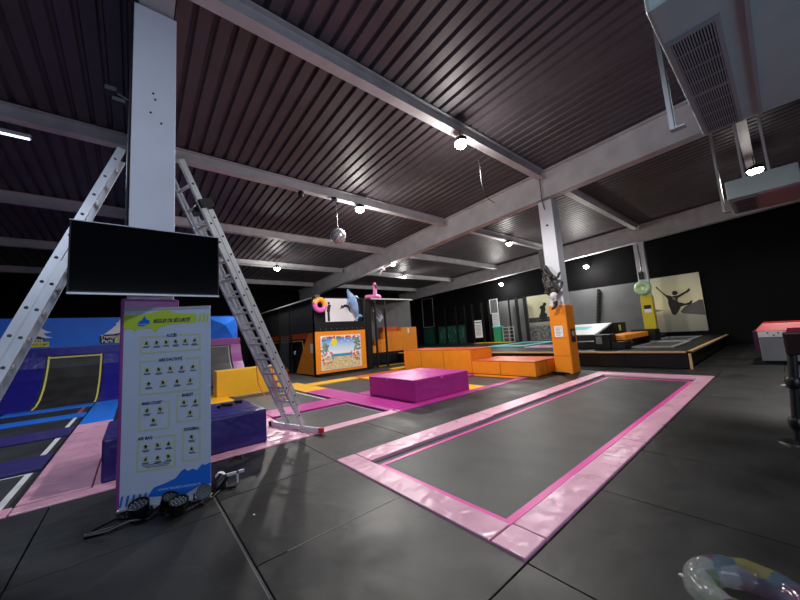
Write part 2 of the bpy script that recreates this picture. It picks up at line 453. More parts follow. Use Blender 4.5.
pad('orange2', 6.7, 9.2, 10.75, 11.4, 'orange pad strip left of the high orange block')
pad('magenta', 4.8, 6.7, 5.42, 7.9, 'magenta pad under and behind the magenta foam block')
pad('yellow', 6.7, 7.38, 5.42, 10.75, 'yellow pad lane right of the magenta foam block')
pad('magenta', 7.38, 9.2, 7.1, 7.9, 'magenta pad strip between the two trampolines before the orange blocks')
pad('orange', 9.02, 9.2, 5.42, 7.1, 'thin orange pad along the foot of the low orange step')
tramp(-.35, 1.6, 7.1, 11.4, 'dark trampoline hidden behind the safety banner and the dark blue block')
tramp(2.22, 4.05, 5.45, 7.1, 'dark trampoline right of the ladder foot, bordered by pink and magenta pads', [(2.3, 4.0, 6.98, 7.02), (3.93, 3.97, 5.55, 6.98)], linem='grey')
tramp(2.25, 4.05, 7.9, 11.4, 'large dark trampoline in front of the yellow foam block', [(2.4, 4.0, 11.2, 11.25), (3.9, 3.94, 8.0, 11.2)])
tramp(4.8, 6.7, 7.9, 10.75, 'dark trampoline behind the magenta foam block')
tramp(7.38, 9.02, 5.42, 7.1, 'dark trampoline between the magenta block and the low orange step')
tramp(7.38, 9.2, 7.9, 10.75, 'dark trampoline in front of the high orange block')

# foam blocks
def block(col, x0, x1, y0, y1, z0, z1, label, top=None, seams=()):
    t = thing('foam_block', label, 'foam block', ((x0+x1)/2, (y0+y1)/2, z0))
    MB().box(x0, x1, y0, y1, z0, z1-(.02 if top else 0)).build('block_body', col, t, bevel=.03, seg=3)
    if top: MB().box(x0-.008, x1+.008, y0-.008, y1+.008, z1-.03, z1).build('top_cover', top, t, bevel=.012)
    if seams:
        b = MB()
        for s_ in seams: b.box(*s_)
        b.build('seam', mat('dark_seam', (96, 52, 18), .7), t)
    return t
bb = block('indigo', -.28, 1.64, 5.44, 6.85, .012, .52, 'dark indigo blue foam block half hidden by the safety banner')
b = MB()
for yy in (5.75, 6.1): b.box(-.22, 1.58, yy, yy+.006, .516, .523)
b.build('cover_seam', 'navy', bb)
b = MB(); b.tube([(1.1, 6.2, .55), (1.15, 6.3, .56), (1.3, 6.25, .55), (1.38, 6.4, .56), (1.5, 6.35, .55)], .03, 6)
tag(b.build('strap', 'black', smooth=True), 'crumpled black strap lying on top of the dark indigo foam block', 'strap')
mb = block('magenta', 4.83, 6.72, 5.46, 7.28, .012, .51, 'magenta foam block standing alone between the pad lanes')
b = MB()
F = Fr((4.83, 7.28, 0), (0, -1)); b.fpoly(F, [(.72, .514), (.9, .514), (.82, .44)], 0, .008)
F = Fr((4.83, 5.46, 0), (1, 0)); b.fpoly(F, [(.75, .514), (.95, .514), (.9, .42)], 0, .008)
b.tube([(5.0, 6.6, .512), (5.4, 6.75, .512), (5.8, 6.4, .512), (6.1, 6.45, .512), (6.3, 6.2, .512)], .008, 5)
b.build('flap', mat('pale_magenta', (225, 120, 200), .35), mb)
block('yellow', 1.98, 4.0, 11.45, 12.0, .012, .8, 'long yellow foam block standing behind the ladder')
block('orange', 9.3, 10.6, 7.38, 11.1, 0, .86, 'high orange foam block behind the magenta block', top='orange2', seams=[(9.292, 9.302, 9.98, 9.99, .03, .8), (9.292, 9.302, 8.7, 8.71, .03, .8)])
block('orange', 9.3, 10.9, 4.99, 7.36, 0, .47, 'low orange foam step between the high orange block and the padded column', top='orange2', seams=[(9.292, 9.302, 6.2, 6.21, .02, .42), (10.0, 10.01, 4.982, 4.992, .02, .42)])
b = MB(); 
for k in range(6): b.tube([(10.05+.02*k, 4.3+.09*k, .03), (9.98-.05*(k % 2), 4.36+.09*k, .09), (10.08, 4.42+.08*k, .03)], .025, 6)
b.box(10.0, 10.12, 4.5, 4.7, 0, .08)
o = tag(b.build('cable_heap', 'black', smooth=True), 'small heap of black cable at the foot of the orange padded column', 'cable')

# ------------------------------------------------------------------ sloping trampoline wall on the left
PR = [(14.97, 0), (15.5, .05), (16.0, .2), (16.45, .46), (16.8, .8), (17.05, 1.2), (17.2, 1.62)]
def slope(mb, xa, xb, off0, off1, k0=0, k1=None, mi=None):
    pts = PR[k0:k1]
    for (ya, za), (yb, zb) in zip(pts[:-1], pts[1:]):
        nx = Vector((0, -(zb-za), (yb-ya))).normalized()
        A = [Vector((x_, y_, z_))+nx*o_ for o_ in (off0, off1) for x_, y_, z_ in ((xa, ya, za), (xb, ya, za), (xb, yb, zb), (xa, yb, zb))]
        mb.prism(A[:4], A[4:], mi)
    return mb
def bank(label, bed, padL, padR, col, linem):
    t = thing('wall_trampoline', label, 'trampoline', ((bed[0]+bed[1])/2, 15, 0), 'sloping wall trampolines')
    slope(MB(), bed[0], bed[1], 0, .02).build('jump_bed', 'bed', t, norm=True)
    if padL: slope(MB(), padL[0], padL[1], 0, .07).build('pad', col, t)
    if padR: slope(MB(), padR[0], padR[1], 0, .07).build('pad', col, t)
    b = MB(); slope(b, bed[0]+.06, bed[0]+.11, .021, .026); slope(b, bed[1]-.1, bed[1]-.05, .021, .026)
    b.box(bed[0]+.06, bed[1]-.05, 17.14, 17.165, 1.55, 1.6)
    b.build('boundary_line', linem, t)
    MB().box(padL[0] if padL else bed[0], padR[1] if padR else bed[1], 17.15, 17.45, 1.63, 1.95).build('top_pad', col, t, bevel=.02)
bank('sloping dark wall trampoline with a yellow outline between navy pads', (-2.45, -.9), (-3.2, -2.45), (-.9, .6), 'navy', 'cream')
bank('sloping dark wall trampoline at the left picture edge, half hidden by the ladder', (-5.2, -3.2), (-6.2, -5.2), None, 'navy', 'grey')
bank('sloping dark wall trampoline with a purple frame seen right of the banner', (1.5, 3.55), (1.0, 1.5), (3.55, 4.0), 'plum', 'grey')
b = MB(); b.box(-6.2, .6, 17.46, 17.6, 0, 3.05)
b.box(.6, 3.95, 17.46, 17.6, 1.9, 3.05)
pn = b.build('wall_panel', 'bluewall', bevel=.01); tag(pn, 'long light blue padded wall band above the sloping trampolines, with white logos', 'wall panel')
# folded light blue corner piece
b = MB(); b.add([(2.6, 17.44, 3.0), (3.9, 17.44, 2.98), (3.75, 17.44, 1.97), (2.6, 17.44, 1.97), (3.35, 17.2, 2.6)], [(0, 4, 1), (1, 4, 2), (2, 4, 3), (3, 4, 0), (0, 1, 2, 3)])
tag(b.build('corner_pad', 'blue'), 'light blue faceted pad above the purple framed wall trampoline', 'pad')
# logos
def logo(F, s, parent, w=.004):
    """mountain logo, unit width ~1 times s"""
    b = MB()
    P = lambda pts: [(u*s, v*s) for u, v in pts]
    b.fpoly(F, P([(.12, .36), (.34, .56), (.42, .66), (.50, .72), (.47, .78), (.55, .86), (.60, .98), (.68, .84), (.66, .76), (.74, .66), (.84, .58), (.98, .53), (.86, .51), (.76, .50), (.84, .40), (1.02, .33), (.8, .33), (.62, .42), (.4, .36)]), w, w+.006, 0)
    b.fpoly(F, P([(.0, .16), (.02, .34), (.8, .38), (.8, .22), (.45, .2), (.44, .02), (.04, .0)]), w, w+.005, 1)
    b.ftext(F, 'Trampoline', .19*s, .03*s, .21*s, w+.008, 0, width=.74*s, bold=.01)
    b.ftext(F, 'Park', .19*s, .08*s, .04*s, w+.008, 0, width=.33*s, bold=.01)
    b.frect(F, .46*s, .92*s, .02*s, .19*s, w, w+.007, 2)
    b.ftext(F, 'YOU JUMP!', .12*s, .49*s, .06*s, w+.009, 1, width=.4*s, shear=.15, bold=.01)
    return b.build('logo', ['white', 'inkb', mat('yellow_tag', (222, 214, 40), .5)], parent, norm=False)
logo(Fr((-3.36, 17.46, 1.98), (1, 0)), 1.02, pn); logo(Fr((-1.07, 17.46, 2.0), (1, 0)), 1.02, pn)

# ------------------------------------------------------------------ netted cage with the beach picture
net = netmat('black_net', (34, 34, 36), .55); net2 = netmat('sheen_net', (96, 98, 100), .35)
cg = thing('net_cage', 'black framed netted cage with an orange front panel and beach picture', 'cage', (7.4, 13.3, 0))
for x_, y_ in ((6.15, 13.35), (6.2, 16.3), (6.2, 17.9), (6.2, 22), (8.75, 13.35)):
    MB().box(x_-.05, x_+.05, y_-.05, y_+.05, 0, 3.48).build('post', 'frame', cg)
MB().box(6.1, 6.2, 13.3, 22.05, 3.45, 3.5).build('top_rail', mat('pale_rail', (190, 190, 192), .4), cg)
MB().box(6.1, 8.8, 13.3, 13.4, 3.44, 3.5).build('front_rail', 'frame', cg)
MB().box(6.16, 6.18, 13.4, 22, 1.95, 3.45).build('side_net', net, cg)
MB().box(6.2, 8.7, 13.36, 13.38, 2.3, 3.44).build('front_net', 'blackm', cg)
MB().box(6.1, 8.72, 13.24, 13.36, .08, 1.94).build('front_panel', 'orange', cg, bevel=.02)
MB().box(6.1, 8.72, 13.26, 13.36, 0, .08).build('plinth', 'blackm', cg)
MB().box(6.1, 6.22, 13.25, 13.5, 0, 3.45).build('corner_pad', 'blackm', cg, bevel=.02)
b = MB().box(6.1, 8.72, 13.2, 13.36, 1.94, 2.32); b.build('upper_pad', 'blackm', cg, bevel=.02)
b = MB()
for k in range(9): b.lathe([(.022, 0), (.012, .012)], 8, (6.35+k*.27, 13.2, 2.03), (0, -1, 0))
b.build('rivet', 'grey', cg)
# side wall of the cage: black slope with orange pads
b = MB(); F = Fr((6.22, 21.9, 0), (0, -1))
b.frect(F, 0, 8.4, .02, 1.94, -.1, -.04, 0)
b.build('side_panel', 'blackm', cg)
b = MB(); b.fpoly(F, [(6.1, 0.02), (8.35, .02), (8.35, 1.92), (7.65, 1.92)], -.04, .0); b.build('wedge_pad', 'orange', cg)
b = MB(); b.frect(F, 1.6, 7.4, 1.66, 1.94, -.04, .0); b.fpoly(F, [(1.2, 1.94), (2.2, 1.66), (3.6, .1), (2.9, .1)], -.04, .0); b.build('top_pad', 'orange2', cg)
b = MB(); b.frect(F, 2.7, 6.9, 1.55, 1.6, -.04, -.02); b.bar(F.p(2.7, 1.58, -.03), F.p(3.9, .5, -.03), .05, .02); b.bar(F.p(3.9, .5, -.03), F.p(5.0, .06, -.03), .05, .02)
b.bar(F.p(6.9, 1.58, -.03), F.p(7.0, 1.2, -.03), .05, .02); b.build('boundary_line', 'cream', cg)
b = MB(); b.fdisc(F, 5.9, 1.0, .09, -.04, -.02); b.build('badge', 'paper', cg)
b = MB(); b.frect(F, 4.25, 5.3, .04, 3.44, .03, .05); b.build('mesh_sheen', net2, cg)  # paler net sheet; the reflection off the mesh is put into its grey
b = MB(); F2 = Fr((6.2, 14.05, 1.0), (0, -1)); b.frect(F2, .1, .35, 0, .4, .0, .02); b.build('notice', 'paper', cg)

# beach picture
F = Fr((6.34, 13.235, .21), (1, 0)); Wd, Hd = 2.08, 1.52
pic = thing('beach_picture', 'printed beach scene with a yellow sun on the orange cage panel', 'picture', (7.38, 13.235, .21))
sky = ramp('beach_sky', 2, .95, 1.75, [(0, (240, 244, 250)), (.35, (200, 222, 246)), (.7, (104, 160, 232)), (1, (62, 110, 206))])
sand = mat('beach_sand', (226, 200, 150), .6, var=.25, vscale=16)
b = MB(); b.frect(F, 0, Wd, 0, Hd, 0, .01, 0); b.build('paper', 'paper', pic)
b = MB(); b.frect(F, .06, Wd-.06, .68, Hd-.12, .01, .013, 0); b.frect(F, .06, Wd-.06, .03, .56, .01, .013, 1); b.frect(F, .5, Wd-.5, .56, .68, .01, .013, 2)
b.build('scene_print', [sky, sand, mat('beach_sea', (40, 150, 196), .5)], pic)
b = MB(); b.fdisc(F, .66, 1.22, .17, .013, .016, 0)
b.build('sun', mat('sun_print', (240, 222, 50), .5), pic)
b = MB(); cols = [mat('p_red', (214, 40, 60), .5), mat('p_pink', (236, 110, 150), .5), mat('p_leaf', (122, 146, 128), .5, var=.5, vscale=12), mat('p_white', (250, 250, 250), .5), mat('p_orange', (235, 130, 60), .5), mat('p_olive', (120, 130, 60), .5)]
rr = random.Random(3)
for k in range(26):
    b.fdisc(F, .05+k*.078, Hd-.06-rr.random()*.05, .03+.03*rr.random(), .016, .018+k*.0002, rr.choice([0, 0, 3, 5, 0, 4]), 7)
b.build('garland', cols, pic)
for side in (0, 1):
    b = MB()
    for k in range(22):
        u = .05+rr.random()*.3; u = u if side == 0 else Wd-u
        b.fdisc(F, u, .82+rr.random()*.5, .06+.05*rr.random(), .014, .016+k*.0002, 2, 6, ry=.03+.03*rr.random())
    for k in range(30):
        u = .06+rr.random()*.52; u = u if side == 0 else Wd-u
        b.fdisc(F, u, .3+rr.random()*.48, .02+.04*rr.random(), .014, .017+k*.0002, rr.choice([1, 1, 1, 3, 4, 2, 0]), 7)
    b.build('flower_border', cols, pic)
b = MB()
for k in range(5): b.fdisc(F, 1.05+k*.17, 1.24+.08*(k % 2), .03, .014, .017, 3, 8)
b.build('cloud_print', cols, pic)

# silhouettes poster on the cage
ps = thing('poster', 'white poster with two dark figures, one somersaulting, on the netted cage', 'poster', (7.5, 13.3, 2.36))
F = Fr((6.66, 13.3, 2.36), (1, 0)); MB().frect(F, 0, 1.7, 0, 1.08, 0, .02).build('sheet', mat('poster_white', (225, 222, 228), .5), ps)
b = MB()
b.fpoly(F, [(.1, .02), (.22, .02), (.21, .4), (.27, .7), (.3, .72), (.29, .77), (.2, .8), (.14, .78), (.07, .5), (.1, .42)], .02, .024); b.fdisc(F, .19, .86, .055, .02, .024); b.build('standing_figure', 'inkb', ps)
b = MB(); b.fpoly(F, [(.72, .56), (.8, .66), (.9, .7), (.98, .8), (1.16, .78), (1.28, .68), (1.3, .5), (1.38, .42), (1.34, .4), (1.22, .5), (1.2, .64), (1.04, .68), (.9, .62), (.78, .6)], .02, .024); b.fdisc(F, .86, .72, .05, .02, .024)
b.build('somersault_figure', 'inkb', ps)

# inflatables hung on the cage
dn = thing('inflatable_ring', 'inflatable doughnut ring, orange above and pink below, hung on the cage corner', 'inflatable', (6.28, 13.0, 3.1))
for nm, a0, col in (('upper_half', 0, mat('ring_orange', (245, 170, 70), .3)), ('lower_half', PI, mat('ring_pink', (236, 110, 200), .3))):
    MB().tube([(6.28+.24*math.cos(a0+k*PI/14-.2), 13.02, 3.1+.24*math.sin(a0+k*PI/14-.2)) for k in range(15)], .115, 12).build(nm, col, dn, smooth=True)
b = MB(); pth = [(7.7, 13.0, 3.86), (7.74, 13.0, 3.76), (7.8, 13.0, 3.62), (7.9, 12.98, 3.4), (8.0, 12.98, 3.15), (8.08, 12.98, 2.9), (8.16, 13.0, 2.68), (8.22, 13.0, 2.52)]
b.tube(pth, [.02, .06, .12, .18, .19, .15, .08, .04], 14)
b.tube([(8.2, 13, 2.56), (8.12, 13, 2.44), (8.0, 13, 2.36)], [.06, .07, .02], 8); b.tube([(8.2, 13, 2.56), (8.32, 13, 2.6), (8.46, 13, 2.56)], [.06, .08, .02], 8)
b.tube([(7.98, 12.95, 3.42), (8.12, 12.92, 3.5), (8.24, 12.9, 3.42)], [.1, .07, .02], 8); b.tube([(7.86, 12.95, 3.34), (7.7, 12.92, 3.26), (7.58, 12.9, 3.12)], [.09, .07, .02], 8)
tag(b.build('inflatable_dolphin', 'dblue', smooth=True), 'pale blue inflatable dolphin hanging nose up beside the poster on the cage', 'inflatable')
fl = thing('inflatable_flamingo', 'pink inflatable flamingo ring perched on the top rail of the far cage', 'inflatable', (9.6, 13.6, 3.5))
MB().tube([(9.6+.37*math.cos(k*PI/12), 13.65+.25*math.sin(k*PI/12), 3.62) for k in range(24)], .1, 10, closed=True).build('ring', 'fpink', fl, smooth=True)
MB().tube([(9.58, 13.45, 3.62), (9.58, 13.4, 3.85), (9.59, 13.46, 4.05), (9.58, 13.46, 4.2), (9.57, 13.4, 4.26), (9.56, 13.32, 4.2)], [.12, .1, .085, .085, .09, .06], 10).build('neck', 'fpink', fl, smooth=True)
MB().tube([(9.57, 13.32, 4.16), (9.56, 13.27, 4.08), (9.56, 13.28, 3.98)], [.05, .045, .015], 8).build('beak', 'black', fl, smooth=True)

# far cage with orange steps
fc = thing('net_cage', 'farther black netted cage with a pale roof edge holding the orange steps', 'cage', (11.5, 15, 0))
for x_ in (9.5, 10.12): MB().box(x_-.04, x_+.04, 13.36, 13.44, 0, 3.45).build('post', 'frame', fc)
b = MB(); b.add([(9.3, 13.4, 3.45), (12.1, 13.4, 3.46), (14.4, 16.3, 3.85), (9.4, 16.3, 3.85), (9.3, 13.4, 3.49), (12.1, 13.4, 3.5), (14.4, 16.3, 3.89), (9.4, 16.3, 3.89)], [(0, 1, 2, 3), (4, 5, 6, 7), (0, 1, 5, 4), (1, 2, 6, 5), (2, 3, 7, 6), (3, 0, 4, 7)])
b.build('roof_panel', 'panel', fc)
b = MB().box(9.3, 12.12, 13.38, 13.42, 3.46, 3.52); b.build('roof_edge', 'paper', fc)
b = MB().box(9.0, 14.5, 16.3, 16.4, .5, 3.85); b.build('rear_panel', 'panel', fc)
b = MB().box(9.6, 14.3, 13.6, 13.64, 0, .02); b.build('threshold', 'yellow', fc)
MB().box(9.0, 9.3, 13.5, 15.15, 0, 3.4).build('side_panel', 'blackm', fc)
F = Fr((13.3, 16.29, 2.6), (1, 0)); b = MB().frect(F, 0, .3, 0, .75, 0, .01); b.build('notice', 'panel', fc)
F = Fr((13.3, 15.48, 1.75), (1, 0)); b = MB().frect(F, .1, .25, -.1, .2, 0, .01)
st = thing('foam_steps', 'orange padded steps climbing to the right inside the far cage', 'steps', (12.5, 15.9, .58))
MB().box(10.3, 14.4, 15.3, 16.28, .5, .6).build('plinth', 'blackm', st)
MB().box(10.6, 11.3, 15.5, 16.28, .6, 1.0).build('step', 'orange', st, bevel=.02)
MB().box(11.3, 11.75, 15.5, 16.28, .6, 1.36).build('step', 'orange', st, bevel=.02)
MB().box(11.75, 13.0, 15.5, 16.28, .6, 1.8).build('step', 'orange', st, bevel=.02)
MB().box(13.0, 14.2, 15.5, 16.28, .6, 2.02).build('step', 'orange', st, bevel=.02)
b.build('notice', 'paper', st)
b = MB().box(11.8, 12.9, 15.9, 16.27, 1.8, 2.1); b.build('cushion', 'orange2', st)
pad('yellow', 9.3, 14.0, 11.9, 12.25, 'thin yellow strip on the floor in front of the far cage', z=.01)
# pale bag glimpsed in the cage
b = MB(); b.tube([(10.45, 14.9, 3.0), (10.65, 14.9, 3.1), (10.85, 14.9, 2.9), (11.0, 14.9, 2.6), (10.85, 14.9, 2.4), (10.6, 14.9, 2.7)], [.06, .1, .12, .1, .08, .05], 8)
tag(b.build('crumpled_sheet', 'banner', smooth=True), 'pale crumpled sheet hanging inside the far cage under the flamingo', 'sheet')

# ------------------------------------------------------------------ raised platform
pf = thing('platform', 'raised black platform with a pale wooden edge across the back of the hall', 'platform', (17, 8, 0))
MB().box(12.36, 22.08, 1.94, 25.1, .44, .5).build('deck', 'blackm', pf)
MB().box(9.0, 12.36, 15.2, 25.1, 0, .5).build('side_deck', 'blackm', pf)
MB().box(12.4, 22.05, 1.98, 25.05, 0, .44).build('skirt', 'black', pf)
b = MB(); b.box(12.3, 12.42, 1.88, 15.2, .455, .502); b.box(12.3, 22.08, 1.88, 1.98, .455, .502); b.box(12.3, 12.36, 1.88, 1.94, 0, .45)
b.build('edge_trim', 'tan', pf)
# platform trampolines
def ptr(x0, x1, y0, y1, col, label, w=.22):
    t = thing('trampoline', label, 'trampoline', ((x0+x1)/2, (y0+y1)/2, .5), 'trampolines on the platform')
    MB().box(x0, x1, y0, y1, .5, .515).build('jump_bed', 'bed', t)
    for q in ((x0-w, x1+w, y0-w, y0), (x0-w, x1+w, y1, y1+w), (x0-w, x0, y0, y1), (x1, x1+w, y0, y1)):
        MB().box(*q, .5, .55).build('pad', col, t, bevel=.015)
ptr(13.9, 16.7, 2.62, 3.55, 'grey', 'dark trampoline with grey pads at the right front corner of the platform', .14)
ptr(17.4, 20.4, 2.75, 3.8, 'grey', 'dark trampoline with grey pads below the jumping man poster', .14)
ptr(16.2, 19.5, 9.3, 10.8, 'teal', 'trampoline with teal pads on the platform behind the low orange step', .4)
ptr(14.9, 15.7, 6.9, 8.0, 'pink', 'small trampoline with pink pads left of the padded column on the platform', .3)
# black foam posts, orange beam
b1 = thing('foam_block', 'black foam block with a grey label supporting the near end of the orange beam', 'foam block', (13.7, 4.5, .5))
MB().box(13.4, 14.1, 4.22, 4.76, .5, 1.03).build('block_body', 'blackm', b1, bevel=.03)
F = Fr((13.4, 4.68, .7), (0, -1)); b = MB().frect(F, 0, .2, 0, .27, 0, .005); b.build('label', 'grey', b1)
block('blackm', 13.45, 14.2, 3.76, 4.22, .5, .76, 'low black foam block right of the one with the grey label')
block('blackm', 13.6, 14.3, 4.8, 5.6, .5, .78, 'low black foam block half behind the orange padded column')
bm_ = MB(); bm_.prism([(14.12, 3.93, .77), (14.12, 4.48, .77), (17.4, 4.75, .77), (17.4, 3.95, .77)], [(14.12, 3.93, .97), (14.12, 4.48, .97), (17.4, 4.75, .97), (17.4, 3.95, .97)])
tag(bm_.build('balance_beam', 'orange', bevel=.03), 'orange padded balance beam lying across two black blocks on the platform', 'balance beam')
block('blackm', 17.42, 18.2, 3.7, 4.6, .5, 1.05, 'black foam block at the far end of the orange beam')
block('blackm', 19.9, 20.7, 4.0, 5.2, .5, .7, 'low black foam mat at the foot of the yellow padded column')
# white and teal airbag box
ab = thing('air_bag', 'large black padded box with a sloping white and teal top on the platform', 'air bag', (17.8, 6.5, .5))
F = Fr((16.5, 8.3, .5), (0, -1))
MB().box(16.5, 19.6, 5.35, 7.5, .5, .92).build('base', 'blackm', ab, bevel=.02)
b = MB(); b.add([(16.5, 5.7, .92), (16.5, 7.5, .96), (18.2, 7.5, 1.42), (18.2, 5.5, 1.42), (19.6, 5.35, 1.42), (19.6, 7.5, 1.42), (19.6, 5.35, .92), (18.2, 5.35, .92), (19.6, 7.5, .92), (16.5, 7.5, .92)],
        [(0, 1, 2, 3), (3, 2, 5, 4), (0, 3, 4, 6, 7), (1, 9, 8, 5, 2), (4, 5, 8, 6), (0, 7, 6, 8, 9, 1)])
b.build('hood', 'blackm', ab)
b = MB(); b.add([(16.52, 5.8, .945), (16.52, 7.48, .985), (18.2, 7.48, 1.44), (18.2, 5.55, 1.44)], [(0, 1, 2, 3)]); b.build('top_sheet', 'white', ab)
b = MB(); b.add([(17.3, 6.4, 1.175), (17.3, 7.4, 1.2), (17.75, 7.4, 1.33), (17.75, 6.2, 1.32)], [(0, 1, 2, 3)]); b.build('teal_band', 'teal', ab)
b = MB().box(18.5, 18.75, 5.33, 5.36, 1.02, 1.3); b.build('label', 'cream', ab)

# ------------------------------------------------------------------ posters and panels on the back wall
def backframe(y_left, z): return Fr((22.08, y_left, z), (0, -1))
b = MB(); F = Fr((22.08, 14.3, 0), (0, -1)); b.frect(F, 0, 9.3, .5, 3.62, 0, .04)
tag(b.build('wall_panel', 'panel'), 'charcoal grey padded wall panels behind the platform under the wall lamps', 'wall panel')
po = thing('poster', 'large poster of a man jumping with arms spread, right of the yellow column', 'poster', (22, 3.8, .72))
F = backframe(4.78, .72)
def YZ(l, y0, z0): return [(y0-a, c_-z0) for a, c_ in l]
pb = ramp('poster_sky', 2, .72, 3.7, [(0, (128, 126, 116)), (.3, (160, 158, 140)), (.42, (238, 228, 180)), (1, (206, 204, 176))])
MB().frect(F, 0, 2.23, 0, 2.97, .04, .07).build('sheet', pb, po)
b = MB(); b.fpoly(F, YZ([(3.5, 1.75), (3.3, 2.0), (3.05, 2.12), (2.85, 2.2), (2.7, 2.3), (2.56, 2.27), (2.56, 1.5), (3.4, 1.66)], 4.78, .72), .07, .074); b.build('hill_print', mat('hill_print', (84, 84, 80), .6), po)
b = MB(); b.fpoly(F, YZ([(4.77, 1.95), (4.5, 1.98), (4.17, 1.9), (4.4, 1.84), (4.77, 1.82)], 4.78, .72), .07, .074); b.build('hill_print', M['grey'], po)
FG = [(4.32, 3.22), (4.28, 3.14), (4.1, 2.86), (3.95, 2.7), (3.84, 2.66), (3.74, 2.6), (3.6, 2.62), (3.5, 2.62), (3.3, 2.72), (3.12, 2.82), (3.02, 2.93), (2.98, 2.88), (3.0, 2.78), (3.14, 2.7), (3.34, 2.58), (3.5, 2.48), (3.55, 2.36), (3.52, 2.26),
      (3.4, 2.22), (3.26, 2.16), (3.1, 2.2), (3.02, 2.3), (2.96, 2.28), (3.0, 2.14), (3.1, 2.08), (3.3, 2.06), (3.44, 2.02), (3.5, 1.9), (3.6, 1.74), (3.68, 1.62), (3.78, 1.6), (3.86, 1.7), (3.88, 1.86), (3.92, 2.06), (3.94, 2.26), (3.92, 2.44), (3.98, 2.6), (4.08, 2.74), (4.24, 2.98), (4.38, 3.18)]
b = MB(); b.fpoly(F, YZ(FG, 4.78, .72), .074, .078); b.build('figure_print', 'inkb', po)
b = MB(); b.fdisc(F, 4.78-3.6, 2.76-.72, .12, .078, .08); b.build('head_print', 'inkb', po)
b = MB(); b.fpoly(F, YZ([(3.76, 2.56), (3.62, 2.5), (3.6, 2.36), (3.72, 2.44)], 4.78, .72), .078, .08); b.build('shirt_print', 'grey', po)
p2 = thing('poster', 'large poster of a crouching skateboarder, left of the orange padded column', 'poster', (22, 10.4, .42))
F = backframe(11.88, .42)
pc = ramp('poster_sky_two', 2, .42, 3.7, [(0, (120, 120, 112)), (.36, (150, 150, 138)), (.48, (206, 204, 168)), (1, (228, 226, 190))])
MB().frect(F, 0, 2.2, 0, 3.26, .04, .07).build('sheet', pc, p2)
b = MB(); b.frect(F, 0, 2.2, 1.35, 1.7, .07, .074); b.build('wall_print', mat('dark_print', (60, 60, 60), .6), p2)
b = MB(); b.frect(F, 0, 2.2, .1, 1.1, .07, .074); b.build('ground_print', mat('mottled_print', (110, 110, 106), .6, var=.7, vscale=5), p2)
FG = [(11.02, 2.82), (10.92, 2.9), (10.74, 2.96), (10.72, 3.06), (10.62, 3.12), (10.5, 3.06), (10.5, 2.94), (10.6, 2.86), (10.6, 2.6), (10.66, 2.44), (10.56, 2.34), (10.5, 2.24), (10.56, 2.1), (10.68, 1.96), (10.82, 1.92), (10.96, 2.0), (11.08, 2.06), (11.1, 2.2), (10.98, 2.4), (10.92, 2.6), (10.96, 2.72)]
b = MB(); b.fpoly(F, YZ(FG, 11.88, .42), .074, .08); b.build('figure_print', 'inkb', p2)
b = MB(); b.frect(F, .72, 1.3, 1.42, 1.5, .074, .08); b.build('board_print', 'inkb', p2)
# dark posts on the back wall
PY = [(21.4, 'leftmost'), (20.0, 'second'), (18.7, 'third'), (17.7, 'fourth'), (16.9, 'fifth'), (15.9, 'sixth'), (15.2, 'seventh'), (13.4, 'eighth'), (12.75, 'ninth'), (12.1, 'tenth')]
for y_, d in PY:
    w_ = .1 if y_ in (15.9, 15.2, 12.1, 12.75) else .05
    tag(box1('cage_post', 'frame', 21.6, 21.7, y_*.982-w_, y_*.982+w_, .5, 3.7), 'thin dark upright post before the back wall, %s from the left' % d, 'post', 'upright posts before the back wall')
tag(MB().tube([(21.9, 7.5-.014*k+.06*(k % 2), .5+k*.1) for k in range(31)], .09, 6).build('corner_rope', 'frame'), 'dark ridged upright strip on the grey wall panels left of the yellow column', 'strip')
b = MB(); F = Fr((21.9, 22.8, 0), (0, -1)); b.fring(F, 0, 1.5, 2.1, 4.9, .06, 0, .04)
tag(b.build('window_frame', 'grey'), 'thin grey frame on the dark wall at the far left end of the back wall', 'frame')
b = MB(); b.frect(F, 0, 1.4, .4, 2.0, 0, .05); tag(b.build('green_board', 'dgreen'), 'dark green board under the thin grey frame on the back wall', 'board')
b = MB(); b.frect(F, 2.0, 5.2, .5, 2.05, 0, .05, 0)
rr = random.Random(5)
for k in range(60):
    u = 2.2+rr.random()*2.7; b.frect(F, u, u+.05+.05*rr.random(), .7+rr.random()*1.0, .8+rr.random()*1.1, .05, .052, 1) if k % 3 == 0 else b.fdisc(F, u, .7+rr.random()*1.2, .03+.03*rr.random(), .05, .053, 1, 6)
tag(b.build('green_board', ['dgreen', mat('splash_print', (60, 120, 104), .6)]), 'wide dark green board with pale splashes low on the back wall', 'board')
b = MB(); F = Fr((21.5, 16.35, .9), (0, -1)); b.frect(F, 0, .7, 0, 1.4, 0, .03, 0); b.frect(F, 0, .7, 1.2, 1.26, .03, .035, 1)
for k in range(8): b.frect(F, .08, .6, .2+.11*k, .23+.11*k, .03, .034, 2)
tag(b.build('notice_board', ['paper', 'inkb', 'grey']), 'white notice sheet hung between the dark posts at the back', 'notice')
b = MB(); F = Fr((21.5, 14.6, 1.72), (0, -1)); b.frect(F, 0, .62, 0, 1.0, 0, .03, 0)
for k in range(6): b.frect(F, .06, .56, .1+.14*k, .13+.14*k, .03, .034, 1)
tag(b.build('notice_board', ['white', 'grey']), 'white board with grey lines above the bright green bin', 'notice')
b = MB(); F = Fr((21.5, 14.72, 2.72), (0, -1)); b.fring(F, 0, .72, 0, 1.1, .04, 0, .04, 0); b.frect(F, .05, .68, .05, 1.1, .0, .01, 1)
tag(b.build('window_frame', ['paper', 'panel']), 'small pale framed window above the white board at the back', 'frame')
b = MB().box(21.0, 21.45, 13.72, 14.3, .5, 1.62)
gb = b.build('bin', 'green', bevel=.03); tag(gb, 'bright green bin standing on the platform at the back', 'bin')
